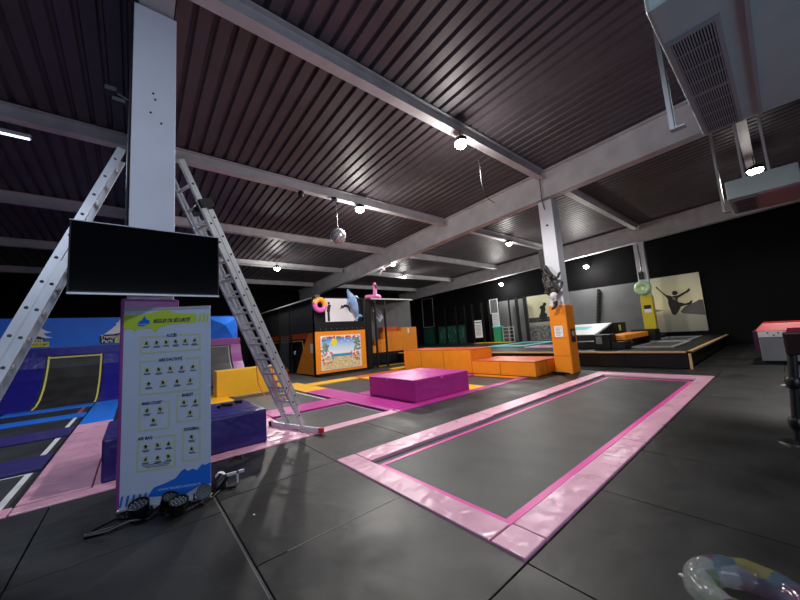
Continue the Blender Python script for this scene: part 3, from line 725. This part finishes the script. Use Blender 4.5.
MB().box(20.97, 21.48, 13.69, 14.33, 1.62, 1.72).build('lid', 'teal', gb, bevel=.01)
rl = thing('railing', 'pale metal railing right of the bright green bin', 'railing', (21.2, 13.7, .5))
for y_ in (13.6, 13.1, 12.7): MB().tube([(21.2, y_, .5), (21.2, y_, 1.6)], .03, 6).build('post', 'alu', rl)
for z_ in (.8, 1.07, 1.34, 1.58): MB().tube([(21.2, 13.6, z_), (21.2, 12.7, z_)], .022, 6).build('rail', 'alu', rl)
pad('yellow', 20.2, 20.9, 12.5, 15.6, 'pale yellow pad strip on the platform in front of the green bin', z=.54, z0=.5, grp='pads on the platform')

# ------------------------------------------------------------------ safety banner
ang = math.atan2(-.36, .72); BW = .806; BH = 1.98
bn = thing('safety_banner', 'tall white safety rules banner standing in front of the near column', 'banner', (-.085, 4.36, 0), rz=ang)
F = Fr((0, 0, 0), (1, 0))
MB().frect(F, 0, BW, .035, BH, -.004, 0).build('sheet', 'banner', bn)
b = MB(); b.box(-.01, BW+.01, -.03, .05, 0, .035); b.build('base_rail', 'alu', bn, bevel=.008)
b = MB(); b.box(0, BW, -.006, .012, BH-.01, BH+.015); b.build('top_rail', 'alu', bn)
b = MB(); b.tube([(BW/2, .03, .03), (BW/2, .02, BH)], .01, 8); b.build('support_pole', 'alu', bn)
def uv(u, v): return (u*BW, BH*(1-v)+.0)
def UP(l): return [uv(*q) for q in l]
b = MB()
b.fpoly(F, UP([(0, .025), (.12, .03), (.3, .02), (.42, .008), (.5, .005), (.55, .022), (.84, .037), (.82, .082), (.52, .085), (.4, .1), (.35, .122), (.3, .1), (.16, .1), (.12, .118), (.1, .1), (0, .098)]), .001, .003)
for k in range(3): b.fpoly(F, UP([(.87+k*.045, .037), (.895+k*.045, .037), (.875+k*.045, .082), (.85+k*.045, .082)]), .001, .003)
b.build('header_print', 'lime', bn)
b = MB(); b.ftext(F, 'RÈGLES DE SÉCURITÉ', .052, *uv(.33, .073), .005, shear=.25, width=.42*BW, bold=.04)
for s_, u, v, w_ in (('ACCÈS', .54, .143, .12), ("AIRE D'ACTIVITÉ", .53, .270, .27), ('MAIN COURT', .33, .486, .22), ('BASKET', .73, .462, .13), ('AIR BAG', .26, .658, .16), ('DODGEBALL', .78, .638, .18)):
    q_ = MB(); q_.ftext(F, s_, .042, *uv(u-w_/2, v+.008), .005, width=w_*BW, bold=.035, shear=.1); q_.build('heading', 'ink', bn, norm=False)
b.build('title', 'ink', bn, norm=False)
b = MB(); b.fpoly(F, UP([(.15, .078), (.17, .062), (.2, .055), (.23, .034), (.25, .052), (.29, .06), (.28, .078), (.22, .088), (.16, .086)]), .003, .005, 0)
b.ftext(F, 'Trampoline', .02, *uv(.155, .08), .006, 1, width=.11*BW); b.build('logo', ['bprint', 'paper'], bn, norm=False)
boxes = [(.18, .885, .14, .232, (.47, .62)), (.18, .885, .266, .444, (.37, .70)), (.18, .53, .482, .625, (.23, .45)), (.60, .885, .458, .60, (.65, .81)),
         (.17, .60, .655, .82, (.23, .36)), (.67, .885, .634, .80, (.68, .875))]
b = MB()
for u0, u1, v0, v1, gp in boxes: b.fring(F, u0*BW, u1*BW, BH*(1-v1), BH*(1-v0), .019, .001, .003, gap=(gp[0]*BW, gp[1]*BW))
b.build('section_frame', 'olive', bn)
icons = [(u, .178) for u in (.255, .37, .48, .59, .70, .81)]+[(u, .318) for u in (.27, .40, .53, .66, .79)]+[(u, .388) for u in (.29, .45, .61, .76)]+\
        [(.275, .522), (.42, .522), (.35, .575), (.69, .5), (.82, .5), (.76, .555), (.27, .70), (.40, .70), (.52, .70), (.27, .762), (.40, .762), (.52, .762), (.78, .68), (.78, .74)]
for k, (u, v) in enumerate(icons):
    b = MB(); cu, cv = uv(u, v); r_ = .03
    b.fdisc(F, cu, cv, r_*1.1, .001, .003, 0, 4 if k % 2 else 14)
    a = k*1.3
    b.fdisc(F, cu+.006*math.cos(a), cv+.012, .0065, .003, .005, 1, 8)
    q = [(-.006, .008), (.008, .008), (.016+.004*math.sin(a), -.004), (.006, -.002), (.012, -.022), (.004, -.02), (-.002, -.008), (-.01, -.02), (-.016, -.016), (-.008, -.002), (-.016+.004*math.cos(a), .006)]
    b.fpoly(F, [(cu+x_, cv+y_) for x_, y_ in q], .003, .005, 1)
    b.build('pictogram', ['olive', 'inkb'], bn)
b = MB()
for k, (u, v) in enumerate(icons):
    cu, cv = uv(u, v)
    for j in range(2+(k % 2)): b.frect(F, cu-.035+.006*((k+j) % 3), cu+.035-.006*((k+2*j) % 3), cv-.038-.008*j, cv-.034-.008*j, .001, .003)
for j in range(3): cu, cv = uv(.385, .79+j*.007); b.frect(F, cu-.13+.02*j, cu+.13-.01*j, cv-.002, cv+.002, .001, .003)
o = b.build('caption_print', 'ink', bn); o['kind'] = 'stuff'
b = MB()
b.fpoly(F, UP([(.3, .945), (.36, .905), (.48, .892), (.6, .875), (.66, .845), (.7, .835), (.74, .848), (.79, .84), (.84, .85), (.9, .825), (.94, .83), (1, .82), (1, .925), (.86, .93), (.74, .955), (.62, .975), (.54, .955), (.44, .95)]), .001, .003)
for k in range(5): b.fpoly(F, UP([(.02+k*.062, .925), (.045+k*.062, .922), (.02+k*.062, .975), (-.0+k*.062, .975)]), .001, .003)
b.build('footer_print', 'bprint', bn)
b = MB(); b.ftext(F, 'WWW.TRAMPOLINEPARK.FR', .034, *uv(.41, .925), .005, width=.48*BW, bold=.02); b.build('web_address', mat('pale_print', (150, 180, 225), .5), bn, norm=False)

# stage lights and cables on the floor by the banner
def parlight(x, y, ax, label, r=.09, z=.11):
    t = thing('stage_light', label, 'spotlight', (x, y, 0), 'black stage lights at the foot of the banner')
    A = Vector(ax).normalized(); c = Vector((x, y, z))
    MB().lathe([(.04, -.1), (r*.8, -.09), (r, -.03), (r, .05), (r*.9, .05), (r*.9, .035)], 24, c, A).build('housing', 'black', t, smooth=True)
    MB().lathe([(r*.88, .03), (r*.88, .036)], 24, c, A).build('lens_plate', mat('lens_plate', (40, 42, 46), .2), t)
    b = MB(); x_ = A.orthogonal().normalized(); y_ = A.cross(x_)
    for n_, rad in ((1, 0), (6, r*.38), (11, r*.7)):
        for k in range(n_):
            p = c+A*.036+(x_*math.cos(k*2*PI/n_)+y_*math.sin(k*2*PI/n_))*rad
            b.lathe([(r*.11, 0), (r*.06, .006)], 8, p, A)
    b.build('led_lens', mat('led_lens', (120, 122, 126), .2), t)
    b = MB(); s = Vector((A.y, -A.x, 0)); s = s.normalized() if s.length > .01 else Vector((1, 0, 0))
    b.tube([c+s*(r+.015), c+s*(r+.02)+Vector((0, 0, -z+.03)), c+Vector((0, 0, -z+.012)), c-s*(r+.02)+Vector((0, 0, -z+.03)), c-s*(r+.015)], .009, 6)
    b.build('yoke', 'black', t)
parlight(.06, 4.1, (-.1, -.3, 1), 'black stage light facing up at the left corner of the banner', .085, .085)
parlight(.29, 4.06, (.2, -.4, 1), 'black stage light facing up just under the middle of the banner', .07, .08)
parlight(.35, 3.87, (0, -.3, 1), 'black stage light facing up lying farthest forward of the banner', .08, .085)
parlight(.575, 4.0, (-.2, -1, .35), 'black stage light facing the camera at the right corner of the banner', .068, .085)
parlight(.76, 4.18, (.5, .2, .5), 'black stage light turned away, right beside the banner edge', .06, .08)
b = MB()
pts = [(-.3, 4.02, .015), (-.15, 3.98, .015), (.0, 4.03, .02), (.12, 3.96, .015), (.22, 4.0, .015), (.35, 3.82, .015), (.5, 3.9, .02), (.65, 3.98, .015), (.75, 4.12, .015), (.88, 4.05, .015)]
b.tube(pts, .012, 6); b.tube([(-.25, 4.06, .03), (-.1, 4.2, .015), (.1, 3.95, .03), (.3, 4.3, .02), (.55, 3.85, .02), (.7, 4.1, .03)], .01, 6)
b.tube([(-.05, 4.15, .015), (-.1, 4.3, .015), (.05, 4.32, .02)], .01, 6)
tag(b.build('power_cable', 'black', smooth=True), 'black power cables winding between the stage lights on the floor', 'cable')
b = MB().box(-.3, -.1, 4.02, 4.06, 0, .03); tag(b.build('power_strip', 'black', bevel=.01), 'black power strip lying left of the banner foot', 'power strip')
b = MB(); b.box(.74, 1.0, 4.18, 4.21, .10, .125); b.box(.8, .82, 4.18, 4.21, 0, .125); b.box(.92, .94, 4.18, 4.21, 0, .125)
tag(b.build('metal_bracket', 'alu'), 'small silver metal bracket on the floor right of the banner', 'bracket')
b = MB().lathe([(.05, 0), (.055, .06), (.03, .09)], 14, (.8, 4.42, 0)); tag(b.build('paper_cup', 'paper', smooth=True), 'small crumpled white cup behind the right foot of the banner', 'cup')
b = MB(); b.tube([(1.02, 5.0, .012), (1.1, 5.12, .012), (1.2, 5.08, .012), (1.16, 4.98, .012), (1.05, 5.02, .02)], .008, 6)
tag(b.build('wire_loop', 'black', smooth=True), 'thin black wire loop on the mats in front of the indigo block', 'wire')

# ------------------------------------------------------------------ television
tv = thing('television', 'large black flat screen mounted on the near white column', 'television', (.13, 4.15, 2.11))
MB().box(-.485, .745, 4.13, 4.17, 2.115, 2.815).build('housing', 'black', tv, bevel=.006)
MB().box(-.472, .732, 4.125, 4.13, 2.14, 2.803).build('screen', 'screen', tv)
MB().box(-.485, .745, 4.122, 4.135, 2.108, 2.126).build('bottom_bezel', 'alu', tv, bevel=.003)
b = MB(); b.box(-.486, .746, 4.122, 4.132, 2.810, 2.817); b.build('top_bezel', 'alu', tv)
b = MB(); b.box(-.05, .3, 4.17, 4.19, 2.25, 2.65); b.box(.02, .24, 4.19, 4.4, 2.35, 2.55); b.build('wall_mount', 'black', tv)

# ------------------------------------------------------------------ ladders
def ladder(label, foot, top, rdir, width, sections, capz=None, bar=False):
    foot = Vector(foot); top = Vector(top); rd = Vector(rdir).normalized(); d = (top-foot); L = d.length; d.normalize()
    nn = d.cross(rd).normalized()
    if nn.z < 0: nn = -nn
    t = thing('ladder', label, 'ladder', tuple(foot))
    for s0, s1, off in sections:
        for k in (0, 1):
            o_ = rd*(width*k)+nn*off
            b = MB(); b.bar(foot+d*s0+o_, foot+d*s1+o_, .075, .028, nn)
            for e_ in (-1, 1): b.bar(foot+d*s0+o_+nn*(.034*e_)+rd*(.012*(1-2*k)), foot+d*s1+o_+nn*(.034*e_)+rd*(.012*(1-2*k)), .008, .045, nn)
            st_ = b.build('stile', 'alu', t)
            s = s0+.2
            while s < s1-.05:
                MB().lathe([(.016, 0), (.016, .002)], 10, foot+d*s+o_-rd*(.0145)*(1-2*k), -rd*(1-2*k)).build('rung_end', 'black', st_); s += .28
        s = s0+.2
        while s < s1-.05:
            p = foot+d*s+nn*off
            MB().bar(p+rd*.01, p+rd*(width-.01), .03, .035, nn).build('rung', 'alu', t, bevel=.006)
            s += .28
    return t, foot, d, rd, nn
RD = (-.31, .95, 0)
t, f0, d, rd, nn = ladder('aluminium extension ladder leaning on the right side of the near column', (2.28, 5.57, .1), (.44, 4.965, 4.13), RD, .42, [(0, 4.45, 0), (.35, 3.75, .085)])
c_ = Vector((2.2, 5.75, .06))
MB().bar(c_-rd*.62, c_+rd*.62, .07, .05, (0, 0, 1)).build('stabiliser_bar', 'alu', t, bevel=.01)
for s in (-1, 1):
    MB().bar(c_+rd*(.62*s), c_+rd*(.7*s), .085, .065, (0, 0, 1)).build('rubber_foot', 'red' if s < 0 else 'black', t, bevel=.012)
q = f0+d*3.82+rd*.2+nn*.05
MB().lathe([(.05, -.12), (.075, -.08), (.08, .02), (.06, .1)], 16, q-rd*.05, rd).build('lock_knob', 'black', t, smooth=True)
MB().bar(f0+d*3.78-rd*.03+nn*.05, f0+d*3.9-rd*.03+nn*.05, .18, .05, nn).build('end_bracket', 'frame', t)
b = MB()
for off, sag in ((.0, 0.0), (.42, -.05)):
    p = f0+d*1.5+rd*off+nn*.1
    lp = [p, p+Vector((-.03, 0, -.25)), p+Vector((-.0, 0, -.6)), p+Vector((.08, 0, -.85-sag)), p+Vector((.2, 0, -.88)), p+Vector((.27, 0, -.6)), p+Vector((.2, 0, -.4))]
    b.tube(lp, .007, 6)
b.build('strap', 'strap', t, smooth=True)
ladder('aluminium extension ladder left of the near column, running out of the picture at left', (-1.43, 4.2, 0), (-.15, 4.95, 4.08), (-.02, 1, 0), .36, [(0, 4.3, 0), (0, 2.7, -.07)])

# ------------------------------------------------------------------ air units hung from the roof
def unit(label, x0, x1, y0, y1, z0, z1, gr, chan, hw=.05):
    t = thing('air_unit', label, 'air conditioning unit', ((x0+x1)/2, (y0+y1)/2, z0), 'ceiling hung air units')
    MB().box(x0, x1, y0, y1, z0, z1).build('casing', 'gunit', t, bevel=.03)
    gx0, gx1, gy0, gy1 = gr
    g_ = MB(); e = .035
    for q in ((gx0, gx1, gy0, gy0+e), (gx0, gx1, gy1-e, gy1), (gx0, gx0+e, gy0+e, gy1-e), (gx1-e, gx1, gy0+e, gy1-e), ((gx0+gx1)/2-.012, (gx0+gx1)/2+.012, gy0+e, gy1-e)): g_.box(*q, z0-.025, z0+.002)
    gg = g_.build('grille', 'slat', t)
    MB().box(gx0+e, gx1-e, gy0+e, gy1-e, z0-.006, z0+.004).build('filter_recess', 'dark', t)
    s_ = MB(); n_ = 15
    for k in range(n_):
        yy = gy0+e+(gy1-gy0-2*e)*(k+.5)/n_; s_.box(gx0+e, gx1-e, yy-.0045, yy+.0045, z0-.024, z0-.004)
    for k in range(7):
        xx = gx0+(gx1-gx0)*(k+1)/8; s_.box(xx-.005, xx+.005, gy0+e, gy1-e, z0-.02, z0-.012)
    o = s_.build('louvre', 'slat', gg)
    for (cx, cy, zb) in chan:
        c = MB(); zt = roof(cy, 6.6)
        c.box(cx-hw, cx+hw, cy-.004, cy+.004, zb, zt); c.box(cx-hw, cx-hw+.006, cy-.004, cy+.05, zb, zt); c.box(cx+hw-.006, cx+hw, cy-.004, cy+.05, zb, zt); c.box(cx-hw-.005, cx+hw+.005, cy-.09, cy+.05, zb-.012, zb)
        c.build('hanger', 'alu', t)
    return t
u1 = unit('big grey ceiling air unit with a louvred intake at the top right of the picture', 3.05, 5.82, -1.0, .40, 3.9, 4.45, (3.53, 5.76, .03, .38),
     [(5.0, .56, 3.78), (3.5, -.9, 3.86)])
MB().box(3.06, 5.8, -.13, -.1, 3.88, 3.902).build('trim_strip', 'slat', u1)
u2 = unit('farther grey air unit with a pink reflection painted on its underside, right of the dangling metal hanger', 11.2, 13.05, -.6, .56, 4.28, 4.74, (11.4, 12.9, .08, .5),
     [(12.2, .68, 4.22), (11.3, .2, 4.74), (11.3, -.2, 4.74)], hw=.09)
MB().box(11.3, 12.95, -.55, .06, 4.26, 4.282).build('reflection_sheet', mat('pink_reflection', (200, 160, 160), .35), u2)  # pink reflected light painted under the unit as a tinted sheet

# ------------------------------------------------------------------ lamps
lamp_em = emit('lamp_glow', (255, 252, 240), 40)
def lamp(x, y, z, label, W_, col=(1, .97, .93), r=.16, face=(0, 0, -1), wall=False, spill=1):
    t = thing('ceiling_lamp' if not wall else 'wall_lamp', label, 'lamp', (x, y, z), 'round hall lamps')
    A = Vector(face).normalized(); c = Vector((x, y, z))
    MB().lathe([(.06, -.16), (r*.9, -.1), (r, 0), (r*.92, 0)], 20, c, A).build('housing', 'frame', t, smooth=True)
    MB().lathe([(r*.92, -.01), (r*.9, .04), (r*.75, .09), (r*.45, .13), (r*.1, .145)], 20, c, A).build('lens', lamp_em, t, smooth=True)
    if not wall: MB().tube([(x, y, z+.15), (x, y, roof(y, 6.3))], .012, 6).build('stem', 'frame', t)
    else: MB().bar((x, y, z), (22.08, y, z+.1), .04, .04).build('arm', 'frame', t)
    if wall:
        l = bpy.data.lights.new('lamp_light', 'POINT'); l.energy = W_; l.color = col; l.shadow_soft_size = .12
        o = bpy.data.objects.new('lamp_light', l); COL.objects.link(o); o.parent = t; o.location = A*.3
        return t
    l = bpy.data.lights.new('lamp_beam', 'SPOT'); l.energy = W_*KS; l.color = col; l.shadow_soft_size = .12; l.spot_size = math.radians(168); l.spot_blend = .35
    o = bpy.data.objects.new('lamp_beam', l); COL.objects.link(o); o.parent = t; o.location = (0, 0, -.2)
    l = bpy.data.lights.new('lamp_spill', 'POINT'); l.energy = W_*KP*spill; l.color = col; l.shadow_soft_size = .2
    o = bpy.data.objects.new('lamp_spill', l); COL.objects.link(o); o.parent = t; o.location = (0, 0, -.45)
    return t
KS = 2.3; KP = .32
K = 1.0
lamp(5.93, 4.42, 6.0, 'bright round lamp under the middle roof beam above the long trampoline', 330*K)
lamp(5.9, 8.86, 5.95, 'bright round lamp right of the mirror ball', 330*K)
lamp(5.75, 16.8, 5.5, 'round lamp low left in the ceiling, above the beach picture cage', 240*K)
lamp(15.2, 8.85, 5.98, 'round lamp in the right bay just left of the reptile column', 240*K)
lamp(15.2, .04, 6.0, 'round lamp shining above the farther air unit', 240*K, r=.2, spill=.15)
lamp(10.85, 13.35, 5.46, 'round lamp under the middle girder beside the white bracket', 200*K)
lamp(15.2, 17.5, 5.8, 'small distant lamp in the ceiling above the flamingo', 200*K)
lamp(21.3, 13.4, 4.85, 'wall lamp left of the reptile column, shining on the grey panels', 210*K, face=(-.4, 0, -1), wall=True)
lamp(21.3, 7.43, 4.95, 'wall lamp between the two far columns', 270*K, face=(-.4, 0, -1), wall=True)
# unseen glowing window and area light added behind the camera for cool fill
wn = struct(MB().box(-4, 5, -6.0, -5.96, .9, 3.0).build('added_window', emit('added_window_glow', (190, 210, 255), 1.2)))
b = MB(); F = Fr((5, -5.95, .9), (-1, 0)); b.fring(F, 0, 9, 0, 2.1, .08, 0, .04)
for k in (1, 2): b.frect(F, 3*k-.03, 3*k+.03, .08, 2.02, 0, .04)
b.build('window_frame', 'white', wn)
l = bpy.data.lights.new('added_window_fill', 'AREA'); l.shape = 'RECTANGLE'; l.size = 9; l.size_y = 2; l.energy = 150; l.color = (.66, .79, 1)
o = bpy.data.objects.new('added_window_fill', l); COL.objects.link(o); o.location = (.5, -5.9, 1.95); o.rotation_euler = (-PI/2, 0, 0); o.rotation_euler = (PI/2, 0, 0)
def tube_light(x0, x1, y, z, label, W_, col):
    t = thing('strip_light', label, 'lamp', ((x0+x1)/2, y, z), 'cool strip lights')
    MB().box(x0, x1, y-.06, y+.06, z, z+.07).build('housing', 'white', t, bevel=.01)
    MB().box(x0+.02, x1-.02, y-.03, y+.03, z-.02, z).build('diffuser', emit('cool_tube', col, 4), t, bevel=.01)
    MB().tube([((x0+x1)/2, y, z+.06), ((x0+x1)/2, y, roof(y, 6.6))], .01, 6).build('stem', 'frame', t)
    l = bpy.data.lights.new('strip_glow', 'AREA'); l.shape = 'RECTANGLE'; l.size = x1-x0; l.size_y = .1; l.energy = W_; l.color = [c/255 for c in col]
    o = bpy.data.objects.new('strip_glow', l); COL.objects.link(o); o.parent = t; o.location = (0, 0, -.04)
tube_light(-3.4, -1.68, 9.27, 5.98, 'cool white strip light at the left picture edge under the roof', 170, (200, 222, 255))
tube_light(-2.2, -.1, .6, 5.9, 'added cool white strip light, unseen, over the place where the camera stands', 105, (185, 208, 255))  # unseen strip light, added as cool fill for the near column

# mirror ball on its rod
mbt = thing('mirror_ball', 'mirror ball hanging on a rod below the roof beam', 'mirror ball', (4.94, 8.75, 4.78))
b = MB(); R_ = .25
NL, NA = 12, 24
for i in range(NL):
    for k in range(NA):
        a0, a1 = -PI/2+i*PI/NL, -PI/2+(i+1)*PI/NL; o0, o1 = k*2*PI/NA, (k+1)*2*PI/NA
        q = [Vector((math.cos(a)*math.cos(o_), math.cos(a)*math.sin(o_), math.sin(a)))*R_+Vector((4.94, 8.75, 4.8)) for a, o_ in ((a0, o0), (a0, o1), (a1, o1), (a1, o0))]
        if i == 0: q = q[1:] if False else [q[0], q[2], q[3]]
        elif i == NL-1: q = [q[0], q[1], q[2]]
        b.add(q, [tuple(range(len(q)))], (i*7+k*5) % 3)
b.build('mirror_tiles', [mat('mirror_a', (214, 222, 222), .3, metal=.5), mat('mirror_b', (128, 176, 158), .3, metal=.5), mat('mirror_c', (214, 176, 190), .3, metal=.5)], mbt, norm=False)
MB().tube([(4.94, 8.75, 5.04), (4.93, 8.75, 5.6), (4.92, 8.8, 6.1)], .014, 6).build('rod', 'grey', mbt)
MB().lathe([(.1, 0), (.08, .08)], 14, (4.92, 8.85, 6.03)).build('motor', 'black', mbt)
tag(MB().lathe([(.05, 0), (.09, .05), (.09, .14), (.05, .18)], 14, (3.85, 8.95, 5.93)).build('beam_sensor', 'black', smooth=True), 'small black sensor under the roof beam left of the mirror ball', 'sensor')
b = MB(); b.tube([(6.72, 4.55, 6.2), (6.74, 4.5, 5.7), (6.73, 4.5, 5.3), (6.8, 4.5, 5.0), (7.0, 4.5, 4.86), (7.24, 4.5, 4.82)], .01, 6)
tag(b.build('loose_cable', 'frame', smooth=True), 'loose pale cable dangling from the roof beam right of the brightest lamp', 'cable')
b = MB(); b.box(10.1, 10.3, 13.35, 13.6, 5.05, 5.15); b.bar((10.2, 13.3, 5.2), (10.2, 12.7, 5.25), .08, .08); b.bar((10.2, 12.95, 5.25), (10.2, 12.95, 4.55), .07, .07); b.bar((10.2, 13.5, 5.1), (10.2, 13.8, 4.9), .06, .06)
tag(b.build('ceiling_bracket', 'white'), 'small white angled bracket under the middle girder beside a lamp', 'bracket')

# ------------------------------------------------------------------ toy reptile on the column
cr = thing('toy_reptile', 'dark patterned toy reptile clinging head down to the white column', 'toy reptile', (10.15, 4.6, 2.2))
skin('body', 'croc', [(10.15, 4.64, 2.85), (10.17, 4.7, 3.1), (10.2, 4.74, 3.3), (10.22, 4.76, 3.46), (10.15, 4.6, 2.6), (10.15, 4.56, 2.42),
                      (10.15, 4.44, 2.98), (10.12, 4.36, 3.0), (10.14, 4.33, 3.1), (10.1, 4.27, 3.13), (10.15, 4.42, 2.6), (10.12, 4.31, 2.66), (10.13, 4.28, 2.8), (10.1, 4.22, 2.83),
                      (10.16, 4.82, 2.9), (10.16, 4.86, 2.98), (10.16, 4.78, 2.55), (10.15, 4.86, 2.6)],
     [(0, 1), (1, 2), (2, 3), (0, 4), (4, 5), (1, 6), (6, 7), (7, 8), (8, 9), (4, 10), (10, 11), (11, 12), (12, 13), (1, 14), (14, 15), (4, 16), (16, 17)],
     [.15, .13, .09, .05, .15, .10, .05, .035, .045, .03, .06, .04, .05, .03, .05, .03, .06, .03], cr)
skin('head', 'croc', [(10.14, 4.56, 2.36), (10.12, 4.53, 2.22), (10.1, 4.53, 2.12), (10.08, 4.6, 2.04), (10.1, 4.68, 2.02)], [(0, 1), (1, 2), (2, 3), (3, 4)], [.1, .08, .07, .05, .02], cr)
MB().lathe([(.12, -.02), (.1, .05), (.02, .09)], 7, (10.03, 4.52, 2.43), (-1, 0, 0)).build('throat_patch', 'white', cr)
b = MB()
for k in range(5): b.lathe([(.022, 0), (.002, .07)], 6, (10.0, 4.44+.035*k, 2.32-.012*k), (0, 0, -1))
b.build('teeth', 'paper', cr)
b = MB()
for k in range(22):
    z_ = 2.5+.04*k; w_ = .13-.1*abs(k-8)/16; b.lathe([(.032, 0), (.004, .07)], 5, (10.03+.01*(k % 3), 4.6+.006*k+w_*math.sin(k*2.3), z_), (-1, .8*math.sin(k*2.3), .3))
o = b.build('back_spikes', 'croc', cr)

# ------------------------------------------------------------------ game table, post and swim ring on the right
gt = thing('game_table', 'red topped grey game table with a white control strip at the right edge', 'game table', (14.4, .1, 0))
MB().box(14.0, 15.6, -.9, .6, .08, .76).build('body', 'grey', gt, bevel=.02)
MB().box(13.97, 14.0, .06, .6, .76, .93).build('control_strip', 'white', gt)
b = MB(); F = Fr((13.965, .6, .76), (0, -1))
for u, v, r_ in ((.19, .12, .02), (.3, .05, .018), (.39, .11, .02), (.48, .05, .018)): b.fdisc(F, u, v, r_, 0, .008)
b.build('button', 'inkb', gt)
b = MB(); b.prism([(13.98, -.95, .93), (13.98, .66, .93), (15.7, .66, .93), (15.7, -.95, .93)], [(14.2, -.95, 1.14), (14.2, .5, 1.14), (15.6, .5, 1.16), (15.6, -.95, 1.16)])
b.build('top', 'red', gt, bevel=.02)
MB().box(14.05, 15.6, .6, .7, .3, .93).build('side_panel', mat('plum_panel', (70, 24, 60), .4), gt)
MB().box(13.95, 14.0, -.95, .04, .7, 1.0).build('front_rail', mat('crimson', (150, 24, 60), .4), gt)
MB().box(14.1, 15.5, -.85, .55, 0, .08).build('plinth', 'black', gt)

ps = thing('barrier_post', 'dark metal post standing at the right picture edge in front of the game table', 'post', (5.82, .07, 0))
MB().tube([(5.83, .1, .0), (5.83, .0, 1.2)], .04, 12).build('pole', 'frame', ps, smooth=True)
MB().box(5.76, 5.9, -.1, .06, 1.0, 1.26).build('head', mat('brown_metal', (66, 48, 44), .35, metal=.5), ps, bevel=.02)
for z_ in (.62, .16): MB().lathe([(.05, 0), (.065, .03), (.065, .1), (.05, .13)], 14, (5.83, .1-z_*.083, z_)).build('clamp', 'black', ps, smooth=True)
MB().tube([(5.82, .08, .66), (5.82, .14, .64)], .015, 8).build('knob', 'alu', ps)
MB().lathe([(.16, 0), (.15, .02), (.05, .04)], 20, (5.83, .1, 0)).build('foot', 'black', ps, smooth=True)

cl = bpy.data.materials.new('clear_vinyl'); cl.use_nodes = True
nt = cl.node_tree; bs = nt.nodes['Principled BSDF']
bs.inputs['Roughness'].default_value = .12; bs.inputs['Coat Weight'].default_value = .5
vo = nt.nodes.new('ShaderNodeTexVoronoi'); vo.inputs['Scale'].default_value = 9
ge = nt.nodes.new('ShaderNodeNewGeometry'); nt.links.new(ge.outputs['Position'], vo.inputs['Vector'])
cr_ = nt.nodes.new('ShaderNodeValToRGB'); cr_.color_ramp.interpolation = 'CONSTANT'
sp = nt.nodes.new('ShaderNodeSeparateColor'); nt.links.new(vo.outputs['Color'], sp.inputs[0]); nt.links.new(sp.outputs[0], cr_.inputs[0])
e = cr_.color_ramp.elements
for _ in range(5): e.new(.5)
for el, (p_, c_) in zip(e, [(0, (170, 176, 178)), (.25, (90, 116, 140)), (.4, (170, 172, 172)), (.55, (120, 74, 110)), (.7, (110, 140, 90)), (.8, (180, 182, 180)), (.92, (160, 154, 96))]): el.position = p_; el.color = srgb(*c_)
nt.links.new(cr_.outputs[0], bs.inputs['Base Color'])
mr = nt.nodes.new('ShaderNodeMapRange'); mr.inputs[1].default_value = .0; mr.inputs[2].default_value = .05; mr.inputs[3].default_value = .75; mr.inputs[4].default_value = .35
nt.links.new(vo.outputs['Distance'], mr.inputs[0]); nt.links.new(mr.outputs[0], bs.inputs['Alpha'])
sr = thing('swim_ring', 'clear inflatable swim ring with coloured petals at the bottom right corner', 'swim ring', (2.46, .3, 0))
MB().tube([(2.44+.2*math.cos(k*PI/20), .29+.2*math.sin(k*PI/20), .078+.003*math.sin(k*1.7)) for k in range(40)], [.075+.002*math.sin(k*2.1) for k in range(40)], 16, closed=True).build('tube', cl, sr, smooth=True)
MB().lathe([(.008, 0), (.009, .012), (.005, .02)], 10, (2.38, .55, .09), (-.3, 1, .2)).build('valve', 'paper', sr, smooth=True)
# small white scrap on the floor
tag(MB().box(.86, .875, 3.3, 3.315, 0, .004).build('paper_scrap', 'paper'), 'tiny white scrap on the black mat in front of the banner', 'scrap')

# ------------------------------------------------------------------ camera and world
f_px, pitch_, roll_, yaw_ = 319.3, .10975, -.0685, .8735
cy, sy = math.cos(yaw_), math.sin(yaw_)
Mx = Matrix(((sy, -cy, 0), (0, 0, -1), (cy, sy, 0)))
c, s = math.cos(pitch_), math.sin(pitch_); P = Matrix(((1, 0, 0), (0, c, s), (0, -s, c)))
c, s = math.cos(roll_), math.sin(roll_); Q = Matrix(((c, -s, 0), (s, c, 0), (0, 0, 1)))
Rc = Q @ P @ Mx          # rows: right, down, forward in world axes
right, down, fwd = Vector(Rc[0]), Vector(Rc[1]), Vector(Rc[2])
cam = bpy.data.cameras.new('camera'); co = bpy.data.objects.new('camera', cam); COL.objects.link(co)
cam.sensor_width = 36; cam.lens = f_px/800*36; cam.clip_start = .05; cam.clip_end = 200
mw = Matrix((right, -down, -fwd)).transposed().to_4x4(); mw.translation = Vector((0, 0, 1.53))
co.matrix_world = mw
scn.camera = co
w = bpy.data.worlds.new('world'); scn.world = w; w.use_nodes = True
w.node_tree.nodes['Background'].inputs[0].default_value = (.5, .55, .7, 1)
w.node_tree.nodes['Background'].inputs[1].default_value = .02
vs = scn.view_settings
vs.view_transform = 'Standard'; vs.look = 'None'; vs.gamma = 1; vs.use_curve_mapping = False; vs.exposure = 0.0
